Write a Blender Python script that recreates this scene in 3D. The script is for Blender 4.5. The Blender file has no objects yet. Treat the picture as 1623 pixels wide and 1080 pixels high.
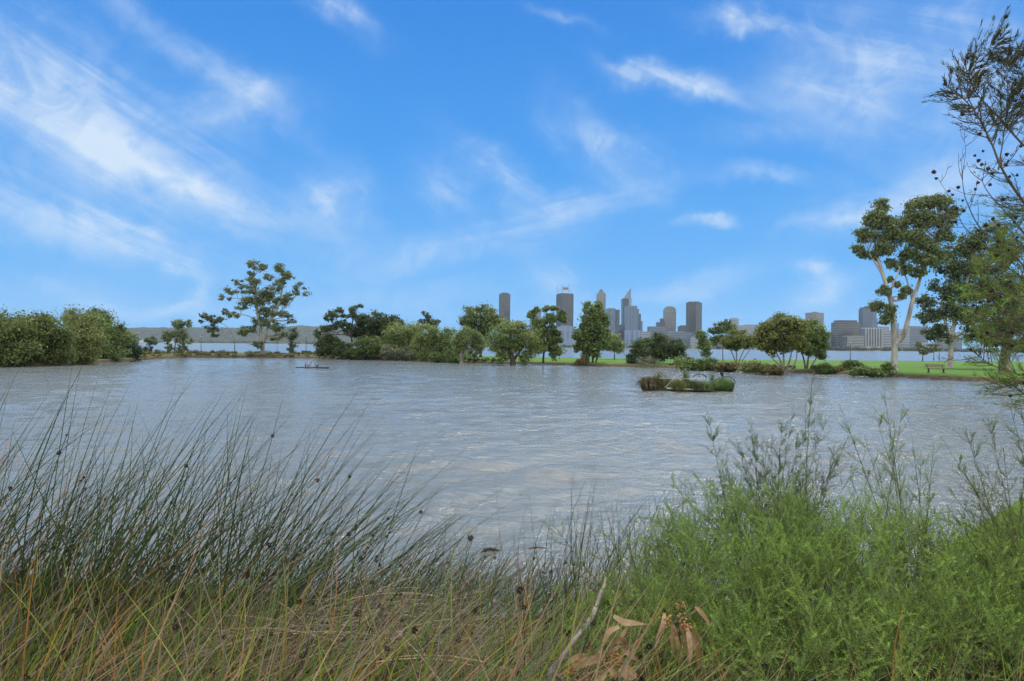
# A windy lake in a riverside park, with a city skyline across the river.
EXPOSURE = 0.4
SUN_POWER = 2.3
SKY_MIX = 0.96
_K = 2**0.4
SKY_RAMP = [(p, tuple(c/_K for c in col)) for p, col in [(0.0,(0.15,0.48,0.92)),(0.15,(0.11,0.435,0.925)),(0.38,(0.055,0.335,0.87)),(0.70,(0.026,0.235,0.75)),(1.0,(0.02,0.20,0.68))]]
OVERCAST = 1.25
CIRRUS = (0.48,0.59,0.72)
HAZE = 0.000045
WATER_BODY = (0.130,0.147,0.150)
WAVE = 0.0050
CROWN_N, CROWN_L, CROWN_W = 3.4, 0.74, 1.0
DENOISE = True
import bpy, math, random
import numpy as np
random.seed(5)
RNG = np.random.default_rng(11)
SC = bpy.context.scene
COL = SC.collection

# ------------------------------------------------------------------ camera geometry (photo pixels 1623 x 1080)
F, CX, CY, H = 1082.0, 811.5, 540.0, 2.8
PITCH, ROLL = math.atan(9 / F), math.radians(0.62)
_f = np.array([0, math.cos(PITCH), math.sin(PITCH)])
_u0 = np.array([0, -math.sin(PITCH), math.cos(PITCH)])
_x = np.array([1.0, 0, 0])
_r = math.cos(ROLL) * _x + math.sin(ROLL) * _u0
_u = -math.sin(ROLL) * _x + math.cos(ROLL) * _u0
CAM = np.array([0, 0, H])

def ray(px, py):
    d = _f + _r * (px - CX) / F - _u * (py - CY) / F
    return d / d[1]

def at(px, py, Y):
    return CAM + ray(px, py) * Y

def gnd(px, py, z=0.0):
    d = ray(px, py)
    return CAM + d * ((z - H) / d[2])

def horizon(px):
    return 549.0 + (px - CX) * math.tan(ROLL)

# ------------------------------------------------------------------ mesh building
class MB:
    def __init__(self):
        self.v, self.f, self.n = [], [], 0

    def add(self, verts, faces, mat=0):
        verts = np.asarray(verts, float).reshape(-1, 3)
        faces = np.asarray(faces, np.int64)
        m = np.full(len(faces), mat, np.int32) if np.isscalar(mat) else np.asarray(mat, np.int32)
        self.v.append(verts)
        self.f.append((faces + self.n, m))
        self.n += len(verts)

    def build(self, name, mats, parent=None, smooth=False, loc=None):
        me = bpy.data.meshes.new(name)
        V = np.concatenate(self.v)
        if loc is not None:
            V = V - np.asarray(loc)
        loops = np.concatenate([f.ravel() for f, m in self.f])
        counts = np.concatenate([np.full(len(f), f.shape[1]) for f, m in self.f])
        mi = np.concatenate([m for f, m in self.f])
        starts = np.concatenate([[0], np.cumsum(counts)[:-1]])
        me.vertices.add(len(V)); me.vertices.foreach_set("co", V.ravel().astype(np.float32))
        me.loops.add(len(loops)); me.loops.foreach_set("vertex_index", loops.astype(np.int32))
        me.polygons.add(len(counts))
        me.polygons.foreach_set("loop_start", starts.astype(np.int32))
        me.polygons.foreach_set("loop_total", counts.astype(np.int32))
        me.polygons.foreach_set("material_index", mi.astype(np.int32))
        me.polygons.foreach_set("use_smooth", np.full(len(counts), smooth))
        me.update(calc_edges=True); me.validate()
        for m in (mats if isinstance(mats, (list, tuple)) else [mats]):
            me.materials.append(m)
        o = bpy.data.objects.new(name, me)
        COL.objects.link(o)
        if loc is not None and parent is None:
            o.location = loc
        if parent is not None:
            o.parent = parent
        return o

    # shapes -------------------------------------------------------
    def box(self, c, s, rz=0.0, mat=0):
        x, y, z = np.asarray(s) / 2.0
        p = np.array([[-x,-y,-z],[x,-y,-z],[x,y,-z],[-x,y,-z],[-x,-y,z],[x,-y,z],[x,y,z],[-x,y,z]])
        cs, sn = math.cos(rz), math.sin(rz)
        q = p.copy(); q[:,0] = p[:,0]*cs - p[:,1]*sn; q[:,1] = p[:,0]*sn + p[:,1]*cs
        self.add(q + np.asarray(c), [[0,3,2,1],[4,5,6,7],[0,1,5,4],[1,2,6,5],[2,3,7,6],[3,0,4,7]], mat)

    def prism(self, pts2, z0, z1, mat=0):
        n = len(pts2)
        a = np.array([[p[0], p[1], z0] for p in pts2]); b = np.array([[p[0], p[1], z1] for p in pts2])
        self.add(np.concatenate([a, b]), [[i, (i+1) % n, n+(i+1) % n, n+i] for i in range(n)], mat)
        self.add(b, [list(range(n))], mat)
        self.add(a[::-1], [list(range(n))], mat)

    def extrude_xz(self, pts, y0, y1, mat=0):
        n = len(pts)
        a = np.array([[p[0], y0, p[1]] for p in pts]); b = np.array([[p[0], y1, p[1]] for p in pts])
        self.add(np.concatenate([a, b]), [[i, n+i, n+(i+1) % n, (i+1) % n] for i in range(n)], mat)
        self.add(a, [list(range(n))], mat)
        self.add(b[::-1], [list(range(n))], mat)

    def tube(self, path, radii, sides=6, mat=0, cap=True):
        path = np.asarray(path, float)
        radii = np.full(len(path), radii) if np.isscalar(radii) else np.asarray(radii, float)
        self.tubes(path[None], radii[None], sides, mat)
        if cap:
            n = len(path)
            b = self.v[-1]
            self.add(b[:sides][::-1], [list(range(sides))], mat)
            self.add(b[-sides:], [list(range(sides))], mat)

    def tubes(self, P, R, sides=3, mat=0):
        """P: n,s,3  R: n,s"""
        n, s, _ = P.shape
        T = np.gradient(P, axis=1)
        T /= np.linalg.norm(T, axis=2, keepdims=True) + 1e-12
        m = T.mean(axis=1)
        ref = np.where(np.abs(m[:, 2:3]) > 0.8 * np.linalg.norm(m, axis=1, keepdims=True), np.array([[1.0, 0.1, 0]]), np.array([[0.05, 0.1, 1.0]]))
        A = np.cross(T, ref[:, None, :]); A /= np.linalg.norm(A, axis=2, keepdims=True) + 1e-12
        B = np.cross(T, A)
        ang = np.arange(sides) * 2 * math.pi / sides
        ring = P[:, :, None, :] + R[:, :, None, None] * (np.cos(ang)[None, None, :, None] * A[:, :, None, :] + np.sin(ang)[None, None, :, None] * B[:, :, None, :])
        base = (np.arange(n) * s * sides)[:, None, None]
        i = (np.arange(s - 1) * sides)[None, :, None]
        j = np.arange(sides)[None, None, :]
        j2 = (j + 1) % sides
        q = np.stack([base + i + j, base + i + j2, base + i + sides + j2, base + i + sides + j], axis=-1).reshape(-1, 4)
        if not np.isscalar(mat):
            mat = np.repeat(np.asarray(mat), (s - 1) * sides)
        self.add(ring.reshape(-1, 3), q, mat)

    def leaves(self, base, axis, side, L, W, mat=0):
        """lance leaves: base n,3; axis, side unit n,3; L,W n"""
        L = L[:, None]; W = W[:, None]
        mid = base + axis * L * 0.45
        q = np.stack([base, mid + side * W * 0.5, base + axis * L, mid - side * W * 0.5], axis=1).reshape(-1, 3)
        self.add(q, np.arange(len(base) * 4).reshape(-1, 4), mat)

    def blades(self, P, W, side, mat=0):
        """flat tapering blades: P n,s,3 ; W n ; side n,3"""
        n, s, _ = P.shape
        w = (W[:, None] * (1 - np.linspace(0, 1, s)[None, :] ** 2 * 0.92))[:, :, None] * side[:, None, :] * 0.5
        V = np.stack([P - w, P + w], axis=2).reshape(-1, 3)
        base = (np.arange(n) * s * 2)[:, None]
        i = (np.arange(s - 1) * 2)[None, :]
        q = np.stack([base + i, base + i + 1, base + i + 3, base + i + 2], axis=-1).reshape(-1, 4)
        if not np.isscalar(mat):
            mat = np.repeat(np.asarray(mat), s - 1)
        self.add(V, q, mat)

    def ellipsoid(self, c, r, nu=14, nv=9, axis=None, mat=0, wob=0.0):
        u = np.linspace(0, 2*math.pi, nu, endpoint=False); v = np.linspace(0, math.pi, nv)
        uu, vv = np.meshgrid(u, v)
        P = np.stack([np.sin(vv)*np.cos(uu), np.sin(vv)*np.sin(uu), np.cos(vv)], -1)
        if wob: P = P * (1 + wob * RNG.normal(size=P.shape[:2])[:, :, None])
        P = P * np.asarray(r)
        if axis is not None:
            P = P @ np.asarray(axis)      # rows = local x,y,z in world
        P = P + np.asarray(c)
        f = [[a*nu+b, (a+1)*nu+b, (a+1)*nu+(b+1) % nu, a*nu+(b+1) % nu] for a in range(nv-1) for b in range(nu)]
        self.add(P.reshape(-1, 3), f, mat)

def unit(a):
    return a / (np.linalg.norm(a, axis=-1, keepdims=True) + 1e-12)

def rand_unit(n, rng=None):
    return unit((rng or RNG).normal(size=(n, 3)))

def spline(pts, n):
    """Catmull-Rom through pts"""
    P = np.asarray(pts, float)
    if len(P) == 2:
        return P[0] + (P[1]-P[0]) * np.linspace(0, 1, n)[:, None]
    Q = np.concatenate([[2*P[0]-P[1]], P, [2*P[-1]-P[-2]]])
    t = np.linspace(0, len(P)-1-1e-9, n); k = t.astype(int); t = (t-k)[:, None]
    a, b, c, d = Q[k], Q[k+1], Q[k+2], Q[k+3]
    return 0.5*((2*b)+(-a+c)*t+(2*a-5*b+4*c-d)*t*t+(-a+3*b-3*c+d)*t**3)

def vnoise(x, y, seed=0):
    """2-D value noise, -1..1"""
    xi, yi = np.floor(x).astype(np.int64), np.floor(y).astype(np.int64)
    fx, fy = x-xi, y-yi
    fx, fy = fx*fx*(3-2*fx), fy*fy*(3-2*fy)
    def h(a, b):
        s = np.sin(a*127.1+b*311.7+seed*74.7)*43758.5453
        return (s-np.floor(s))*2-1
    return (h(xi,yi)*(1-fx)+h(xi+1,yi)*fx)*(1-fy)+(h(xi,yi+1)*(1-fx)+h(xi+1,yi+1)*fx)*fy

def fbm(x, y, seed=0, o=4):
    s, a = 0, 1.0
    for k in range(o):
        s = s + a*vnoise(x*2**k, y*2**k, seed+k*13); a *= .5
    return s/1.6

# ------------------------------------------------------------------ naming
def tag(o, label=None, cat=None, group=None, kind=None):
    if label: o["label"] = label
    if cat: o["category"] = cat
    if group: o["group"] = group
    if kind: o["kind"] = kind
    return o

def thing(name, label, cat, loc, group=None):
    o = bpy.data.objects.new(name, None); COL.objects.link(o)
    o.location = [float(a) for a in loc]
    o.empty_display_size = 0.2
    return tag(o, label, cat, group)

def copy_tree(o, parent=None):
    c = o.copy(); COL.objects.link(c)
    if parent is not None: c.parent = parent
    for ch in [x for x in bpy.data.objects if x.parent is o]:
        copy_tree(ch, c)
    return c

# ------------------------------------------------------------------ materials
def newmat(name):
    m = bpy.data.materials.new(name); m.use_nodes = True
    nt = m.node_tree
    for n in list(nt.nodes):
        if n.type != 'OUTPUT_MATERIAL': nt.nodes.remove(n)
    return m, nt, [n for n in nt.nodes if n.type == 'OUTPUT_MATERIAL'][0]

def N(nt, t, **kw):
    n = nt.nodes.new(t)
    ins = kw.pop('ins', {})
    for k, v in kw.items(): setattr(n, k, v)
    for k, v in ins.items():
        if hasattr(v, 'is_linked') or isinstance(v, bpy.types.NodeSocket): nt.links.new(v, n.inputs[k])
        else: n.inputs[k].default_value = v
    return n

def rgb(c): return (c[0], c[1], c[2], 1.0)

def ramp(nt, fac, stops):
    n = nt.nodes.new('ShaderNodeValToRGB'); nt.links.new(fac, n.inputs[0])
    e = n.color_ramp.elements
    while len(e) < len(stops): e.new(0.5)
    for k, (p, c) in enumerate(stops):
        e[k].position = p; e[k].color = rgb(c)
    return n.outputs[0]

def mat_leaf(name, c1, c2, trans=0.3, rough=0.55, clump=0.25, bright=None):
    """foliage whose colour wanders from leaf to leaf and, slowly, through the crown"""
    m, nt, out = newmat(name)
    g = N(nt, 'ShaderNodeNewGeometry')
    tc = N(nt, 'ShaderNodeTexCoord')
    no = N(nt, 'ShaderNodeTexNoise', ins={'Vector': tc.outputs['Object'], 'Scale': clump, 'Detail': 3.0})
    mx = N(nt, 'ShaderNodeMath', operation='MULTIPLY_ADD', ins={0: g.outputs['Random Per Island'], 1: 0.55, 2: 0.0})
    ad = N(nt, 'ShaderNodeMath', operation='MULTIPLY_ADD', ins={0: no.outputs[0], 1: 1.2, 2: -0.35})
    sm = N(nt, 'ShaderNodeMath', operation='ADD', use_clamp=True, ins={0: mx.outputs[0], 1: ad.outputs[0]})
    stops = [(0.0, c1), (0.85, c2)] + ([(1.0, bright)] if bright else [])
    col = ramp(nt, sm.outputs[0], stops)
    p = N(nt, 'ShaderNodeBsdfPrincipled', ins={'Base Color': col, 'Roughness': rough, 'Specular IOR Level': 0.25})
    t = N(nt, 'ShaderNodeBsdfTranslucent', ins={'Color': col})
    mix = N(nt, 'ShaderNodeMixShader', ins={0: trans, 1: p.outputs[0], 2: t.outputs[0]})
    nt.links.new(mix.outputs[0], out.inputs[0])
    return m

def mat_noise(name, c1, c2, scale=2.0, rough=0.8, bump=0.0, bscale=None, detail=5, stretch=(1,1,1), coords='Object', spec=0.3, c3=None, metallic=0.0):
    m, nt, out = newmat(name)
    tc = N(nt, 'ShaderNodeTexCoord')
    mp = N(nt, 'ShaderNodeMapping', ins={'Vector': tc.outputs[coords], 'Scale': stretch})
    no = N(nt, 'ShaderNodeTexNoise', ins={'Vector': mp.outputs[0], 'Scale': scale, 'Detail': float(detail), 'Roughness': 0.62})
    stops = [(0.32, c1), (0.68, c2)] if c3 is None else [(0.3, c1), (0.5, c2), (0.68, c3)]
    col = ramp(nt, no.outputs[0], stops)
    p = N(nt, 'ShaderNodeBsdfPrincipled', ins={'Base Color': col, 'Roughness': rough, 'Specular IOR Level': spec, 'Metallic': metallic})
    if bump:
        n2 = N(nt, 'ShaderNodeTexNoise', ins={'Vector': mp.outputs[0], 'Scale': bscale or scale*4, 'Detail': 6.0})
        b = N(nt, 'ShaderNodeBump', ins={'Strength': bump, 'Height': n2.outputs[0]})
        nt.links.new(b.outputs[0], p.inputs['Normal'])
    nt.links.new(p.outputs[0], out.inputs[0])
    return m

def mat_facade(name, wall, glass, mode='h', floor=3.7, bay=4.5, frac=0.5, rough_g=0.15):
    """storeys of window bands ('h'), mullion strips ('v') or a window grid ('g')"""
    m, nt, out = newmat(name)
    tc = N(nt, 'ShaderNodeTexCoord')
    s = N(nt, 'ShaderNodeSeparateXYZ', ins={0: tc.outputs['Object']})
    geo = N(nt, 'ShaderNodeNewGeometry')
    nz = N(nt, 'ShaderNodeSeparateXYZ', ins={0: geo.outputs['Normal']})
    def band(sock, period, fr):
        d = N(nt, 'ShaderNodeMath', operation='DIVIDE', ins={0: sock, 1: period})
        fr_ = N(nt, 'ShaderNodeMath', operation='FRACT', ins={0: d.outputs[0]})
        return N(nt, 'ShaderNodeMath', operation='LESS_THAN', ins={0: fr_.outputs[0], 1: fr}).outputs[0]
    xy = N(nt, 'ShaderNodeMath', operation='ADD', ins={0: s.outputs[0], 1: s.outputs[1]}).outputs[0]
    h = band(s.outputs[2], floor, frac); v = band(xy, bay, frac)
    if mode == 'h': k = h
    elif mode == 'v': k = v
    else: k = N(nt, 'ShaderNodeMath', operation='MULTIPLY', ins={0: band(s.outputs[2], floor, 0.6), 1: band(xy, bay, 0.65)}).outputs[0]
    ab = N(nt, 'ShaderNodeMath', operation='ABSOLUTE', ins={0: nz.outputs[2]})
    lt = N(nt, 'ShaderNodeMath', operation='LESS_THAN', ins={0: ab.outputs[0], 1: 0.5})
    k = N(nt, 'ShaderNodeMath', operation='MULTIPLY', ins={0: k, 1: lt.outputs[0]}).outputs[0]
    no = N(nt, 'ShaderNodeTexNoise', ins={'Vector': tc.outputs['Object'], 'Scale': 0.03, 'Detail': 3.0})
    gl = ramp(nt, no.outputs[0], [(0.35, tuple(c*.75 for c in glass)), (0.65, tuple(c*1.25 for c in glass))])
    mx = N(nt, 'ShaderNodeMix', data_type='RGBA', ins={0: k, 6: rgb(wall), 7: gl})
    ro = N(nt, 'ShaderNodeMapRange', ins={0: k, 3: 0.8, 4: rough_g})
    p = N(nt, 'ShaderNodeBsdfPrincipled', ins={'Base Color': mx.outputs[2], 'Roughness': ro.outputs[0]})
    nt.links.new(p.outputs[0], out.inputs[0])
    return m
# ------------------------------------------------------------------ camera, render settings
cam = bpy.data.cameras.new("camera"); cam_o = bpy.data.objects.new("camera", cam); COL.objects.link(cam_o)
from mathutils import Matrix, Vector
M4 = Matrix(((_r[0], _u[0], -_f[0], 0), (_r[1], _u[1], -_f[1], 0), (_r[2], _u[2], -_f[2], H), (0, 0, 0, 1)))
cam_o.matrix_world = M4
cam.sensor_width = 36.0; cam.lens = 36.0 * F / 1623.0
cam.clip_start = 0.05; cam.clip_end = 60000
SC.camera = cam_o
SC.view_settings.view_transform = 'Standard'; SC.view_settings.look = 'None'
SC.view_settings.exposure = EXPOSURE; SC.view_settings.gamma = 1.0
SC.render.engine = 'CYCLES'
SC.cycles.use_denoising = DENOISE; SC.cycles.denoising_prefilter = 'FAST'; SC.cycles.sample_clamp_direct = 8.0; SC.cycles.sample_clamp_indirect = 4.0
SC.cycles.max_bounces = 6; SC.cycles.diffuse_bounces = 4; SC.cycles.glossy_bounces = 3
SC.cycles.transmission_bounces = 3; SC.cycles.volume_bounces = 1; SC.cycles.transparent_max_bounces = 4
SC.cycles.use_adaptive_sampling = True; SC.cycles.adaptive_threshold = 0.008
SC.cycles.caustics_reflective = False; SC.cycles.caustics_refractive = False

# ------------------------------------------------------------------ sun
SUN_EL, SUN_AZ = math.radians(57), math.radians(24)      # azimuth clockwise from +Y (ahead, to the right)
sd = np.array([math.sin(SUN_AZ)*math.cos(SUN_EL), math.cos(SUN_AZ)*math.cos(SUN_EL), math.sin(SUN_EL)])
sun = bpy.data.lights.new("sun", 'SUN'); sun.energy = SUN_POWER; sun.angle = math.radians(12); sun.color = (1.0, 0.95, 0.87)
sun_o = bpy.data.objects.new("sun", sun); COL.objects.link(sun_o)
sun_o.rotation_euler = Vector(-sd).to_track_quat('-Z', 'Y').to_euler()

# ------------------------------------------------------------------ world: physical sky, its blue deepened, thin cirrus, more cloud overhead and behind
w = bpy.data.worlds.new("World"); SC.world = w; w.use_nodes = True
nt = w.node_tree
for n in list(nt.nodes): nt.nodes.remove(n)
out = nt.nodes.new('ShaderNodeOutputWorld')
bg = N(nt, 'ShaderNodeBackground', ins={1: 0.1})
nt.links.new(bg.outputs[0], out.inputs[0])
sky = N(nt, 'ShaderNodeTexSky', sky_type='NISHITA', sun_disc=False, sun_elevation=SUN_EL, sun_rotation=SUN_AZ,
        air_density=1.0, dust_density=0.6, ozone_density=2.5, altitude=0.0)
tc = N(nt, 'ShaderNodeTexCoord')
sp = N(nt, 'ShaderNodeSeparateXYZ', ins={0: tc.outputs['Generated']})
az = N(nt, 'ShaderNodeMath', operation='ARCTAN2', ins={0: sp.outputs[0], 1: sp.outputs[1]}).outputs[0]
el = N(nt, 'ShaderNodeMath', operation='ARCSINE', ins={0: sp.outputs[2]}).outputs[0]
ae = N(nt, 'ShaderNodeCombineXYZ', ins={0: az, 1: el, 2: 0.0}).outputs[0]
# clear-sky colour by elevation (a deep, polarised blue), mixed with the physical sky
elf = N(nt, 'ShaderNodeMapRange', ins={0: el, 1: 0.0, 2: 0.7, 3: 0.0, 4: 1.0}).outputs[0]
tint = ramp(nt, elf, SKY_RAMP)
tmul = N(nt, 'ShaderNodeMix', data_type='RGBA', blend_type='MIX', ins={0: SKY_MIX, 6: sky.outputs[0], 7: (0,0,0,1)})
sc10 = N(nt, 'ShaderNodeVectorMath', operation='SCALE', ins={0: tint, 'Scale': 10.0})
nt.links.new(sc10.outputs[0], tmul.inputs[7])
base = tmul.outputs[2]

def cirrus_noise(angle, seed, stretch=6.0, scale=13.0, dist=0.9):
    m = N(nt, 'ShaderNodeMapping', vector_type='TEXTURE', ins={0: ae, 1: (seed, seed*.37, 0), 2: (0, 0, math.radians(-angle)), 3: (stretch, 1.0, 1.0)})
    n1 = N(nt, 'ShaderNodeTexNoise', ins={'Vector': m.outputs[0], 'Scale': scale, 'Detail': 9.0, 'Roughness': 0.62, 'Distortion': dist})
    n2 = N(nt, 'ShaderNodeTexNoise', ins={'Vector': ae, 'Scale': 16.0, 'Detail': 8.0, 'Roughness': 0.6, 'Distortion': 1.3})
    a = N(nt, 'ShaderNodeMath', operation='MULTIPLY_ADD', ins={0: n1.outputs[0], 1: 0.70, 2: 0.0})
    b = N(nt, 'ShaderNodeMath', operation='MULTIPLY_ADD', ins={0: n2.outputs[0], 1: 0.30, 2: a.outputs[0]})
    return N(nt, 'ShaderNodeMapRange', interpolation_type='SMOOTHSTEP', ins={0: b.outputs[0], 1: 0.40, 2: 0.62}).outputs[0]

NOISE = {'A': cirrus_noise(24, 1.3), 'B': cirrus_noise(-14, 4.1), 'C': cirrus_noise(38, 7.7, 3.2)}
# warp the patch coordinates so that edges are ragged
wn = N(nt, 'ShaderNodeTexNoise', ins={'Vector': ae, 'Scale': 9.0, 'Detail': 5.0, 'Roughness': 0.6})
wv = N(nt, 'ShaderNodeVectorMath', operation='SUBTRACT', ins={0: wn.outputs[1], 1: (0.5, 0.5, 0.5)})
ws = N(nt, 'ShaderNodeVectorMath', operation='SCALE', ins={0: wv.outputs[0], 'Scale': 0.09})
aew = N(nt, 'ShaderNodeVectorMath', operation='ADD', ins={0: ae, 1: ws.outputs[0]}).outputs[0]

# cirrus patches: place in the sky (given by where the camera sees them), half length, half width (px), slope, amount, grain
CLOUDS = [
 (150,215,290,100,24,.85,'A'), (60,120,190,80,20,.6,'A'), (320,90,170,20,29,.75,'A'), (90,350,130,40,14,.8,'A'), (215,375,110,17,22,.9,'A'),
 (370,165,90,28,-14,.55,'B'), (400,330,130,16,18,.4,'A'), (240,270,120,24,26,.75,'A'), (70,460,120,26,6,.45,'A'), (540,325,52,38,42,.9,'C'),
 (540,8,62,20,24,.8,'A'), (790,275,80,24,36,.6,'C'), (695,300,46,36,30,.45,'C'), (870,335,150,24,-14,.75,'B'), (700,405,160,26,-10,.7,'B'),
 (965,230,85,34,32,.75,'C'), (1080,132,80,17,16,.95,'A'), (985,105,40,14,16,.5,'A'), (1150,17,50,14,8,.8,'A'), (1225,42,80,12,24,.5,'A'),
 (1350,115,95,60,24,.85,'A'), (1300,165,110,40,20,.4,'A'), (1440,60,120,60,20,.35,'A'), (1118,353,34,9,2,.8,'A'), (1215,282,70,12,4,.4,'A'),
 (1293,432,24,13,14,.8,'A'), (1310,466,40,20,-14,.65,'B'), (1430,305,120,36,-16,.75,'B'), (1560,110,110,80,20,.65,'A'), (1340,345,80,14,-10,.4,'B'),
 (890,455,60,28,40,.55,'C'), (1085,460,110,18,-14,.45,'B'), (215,486,90,9,4,.6,'A'), (318,470,14,34,20,.4,'A'), (895,35,50,8,10,.35,'A'),
 (1600,250,150,90,0,.45,'A'), (1200,220,110,22,6,.35,'A'), (640,470,150,20,-6,.35,'B'),
]
tot = {}
for cx, cy, hl, hw, sl, amt, g in CLOUDS:
    amt *= 1.5 if hl < 95 else 1.1
    d = unit(ray(cx, cy)); a0, e0 = math.atan2(d[0], d[1]), math.asin(d[2])
    k = 1 / F * math.cos(a0)
    m = N(nt, 'ShaderNodeMapping', vector_type='TEXTURE', ins={0: aew, 1: (a0, e0, 0), 2: (0, 0, math.radians(-sl)), 3: (hl*k, hw*k, 1)})
    dt = N(nt, 'ShaderNodeVectorMath', operation='DOT_PRODUCT', ins={0: m.outputs[0], 1: m.outputs[0]})
    ex = N(nt, 'ShaderNodeMath', operation='POWER', ins={0: 0.3679, 1: dt.outputs['Value']})
    if g in tot:
        tot[g] = N(nt, 'ShaderNodeMath', operation='MULTIPLY_ADD', ins={0: ex.outputs[0], 1: amt, 2: tot[g]}).outputs[0]
    else:
        tot[g] = N(nt, 'ShaderNodeMath', operation='MULTIPLY', ins={0: ex.outputs[0], 1: amt}).outputs[0]
dens = None
for g in tot:
    # even veil plus streaks
    st = N(nt, 'ShaderNodeMath', operation='MULTIPLY_ADD', ins={0: NOISE[g], 1: 0.64, 2: 0.27})
    p_ = N(nt, 'ShaderNodeMath', operation='MULTIPLY', ins={0: tot[g], 1: st.outputs[0]}).outputs[0]
    dens = p_ if dens is None else N(nt, 'ShaderNodeMath', operation='ADD', ins={0: dens, 1: p_}).outputs[0]
dens = N(nt, 'ShaderNodeMath', operation='MULTIPLY', use_clamp=True, ins={0: dens, 1: 0.74}).outputs[0]
# thick cloud overhead and behind the viewer
aa = N(nt, 'ShaderNodeMath', operation='ABSOLUTE', ins={0: az}).outputs[0]
c1 = N(nt, 'ShaderNodeMapRange', interpolation_type='SMOOTHSTEP', ins={0: el, 1: 0.48, 2: 0.74}).outputs[0]
c2 = N(nt, 'ShaderNodeMapRange', interpolation_type='SMOOTHSTEP', ins={0: aa, 1: 0.95, 2: 1.5}).outputs[0]
cm = N(nt, 'ShaderNodeMath', operation='MAXIMUM', ins={0: c1, 1: c2}).outputs[0]
on = N(nt, 'ShaderNodeTexNoise', ins={'Vector': tc.outputs['Generated'], 'Scale': 3.0, 'Detail': 7.0, 'Roughness': 0.6})
oc = N(nt, 'ShaderNodeMapRange', interpolation_type='SMOOTHSTEP', ins={0: on.outputs[0], 1: 0.25, 2: 0.5, 3: 0.55, 4: 1.0}).outputs[0]
cov = N(nt, 'ShaderNodeMath', operation='MULTIPLY', ins={0: cm, 1: oc}).outputs[0]
over_col = ramp(nt, on.outputs[0], [(0.35, tuple(c*OVERCAST*.8 for c in (.98,.99,1.0))), (0.65, tuple(c*OVERCAST*1.15 for c in (1.0,.99,.97)))])
over_s = N(nt, 'ShaderNodeVectorMath', operation='SCALE', ins={0: over_col, 'Scale': 10.0}).outputs[0]
mixc = N(nt, 'ShaderNodeMix', data_type='RGBA', ins={0: dens, 6: base, 7: (CIRRUS[0]*10, CIRRUS[1]*10, CIRRUS[2]*10, 1)})
mixo = N(nt, 'ShaderNodeMix', data_type='RGBA', ins={0: cov, 6: mixc.outputs[2], 7: over_s})
nt.links.new(mixo.outputs[2], bg.inputs[0])
w.cycles.sampling_method = 'MANUAL'; w.cycles.sample_map_resolution = 512

# ------------------------------------------------------------------ haze
if HAZE > 0:
    hm, hnt, ho = newmat("haze_air")
    pv = N(hnt, 'ShaderNodeVolumePrincipled', ins={'Color': (0.66, 0.82, 1.0, 1), 'Density': HAZE, 'Anisotropy': 0.2})
    hnt.links.new(pv.outputs[0], ho.inputs['Volume'])
    b = MB(); b.box((0, 2900, 139), (13000, 6200, 286))
    hz = b.build("haze", hm); tag(hz, kind="stuff"); hz["label"] = "thin pale blue air over the water and the far city"
# ------------------------------------------------------------------ banks of the lake
BANK_PX = [-1500,-400,-150,0,60,120,200,250,300,420,500,560,650,730,800,860,940,1000,1060,1120,1200,1300,1400,1450,1500,1560,1620,1750,2000,3000]
BANK_PY = [ 574, 580, 582,582,581,578,573,569,567,567.5,568.5,570,572,575,577.5,578,580.5,582,583.5,584.5,590,592.5,597,600,602.5,605,607,610,613,618]
def bank_y(px): return np.interp(px, BANK_PX, BANK_PY)
def bank_Y(px):
    return gnd(px, bank_y(px), 0.0)[1]
FAR_PX = [-1500, 0, 300, 420, 520, 700, 900, 1000, 1200, 1400, 1623, 3000]
FAR_Y  = [  190,185, 178, 176, 174, 166, 152, 150, 152, 158, 166, 190]
LAND_Z = 0.45
def land_far(px): return np.interp(px, FAR_PX, FAR_Y)

# park strip between the lake and the river
cols = np.concatenate([np.linspace(-1500,-400,24), np.linspace(-390,2000,480), np.linspace(2010,3000,24)])
S = []
for px in cols:
    yn = bank_Y(px); yf = land_far(px)
    rx = ray(px, 549)[0]
    steep = 0.9
    row = [(yn-1.2,-0.35),(yn-0.35,-0.12),(yn,0.02),(yn+0.35*steep,0.22),(yn+0.9*steep,0.38),(yn+1.8,LAND_Z)]
    for t in np.linspace(0.08,0.94,16): row.append((yn+1.8+(yf-yn-3.5)*t, LAND_Z+0.10*math.sin(t*3.14)))
    row += [(yf-1.0,0.35),(yf,0.05),(yf+1.2,-0.4)]
    S.append([(rx*y + 0.0, y, z) for y, z in row])
S = np.array(S); nc, nr, _ = S.shape
S[:,:,2] += 0.03*fbm(S[:,:,0]*.4, S[:,:,1]*.4, 3)*(S[:,:,2] > 0.1)
S[:,1:6,1] += (0.35*fbm(S[:,1:6,0]*.5, S[:,1:6,0]*0+1.7, 5))
idx = np.arange(nc*nr).reshape(nc, nr)
quads = np.stack([idx[:-1,:-1], idx[1:,:-1], idx[1:,1:], idx[:-1,1:]], -1).reshape(-1,4)

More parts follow.
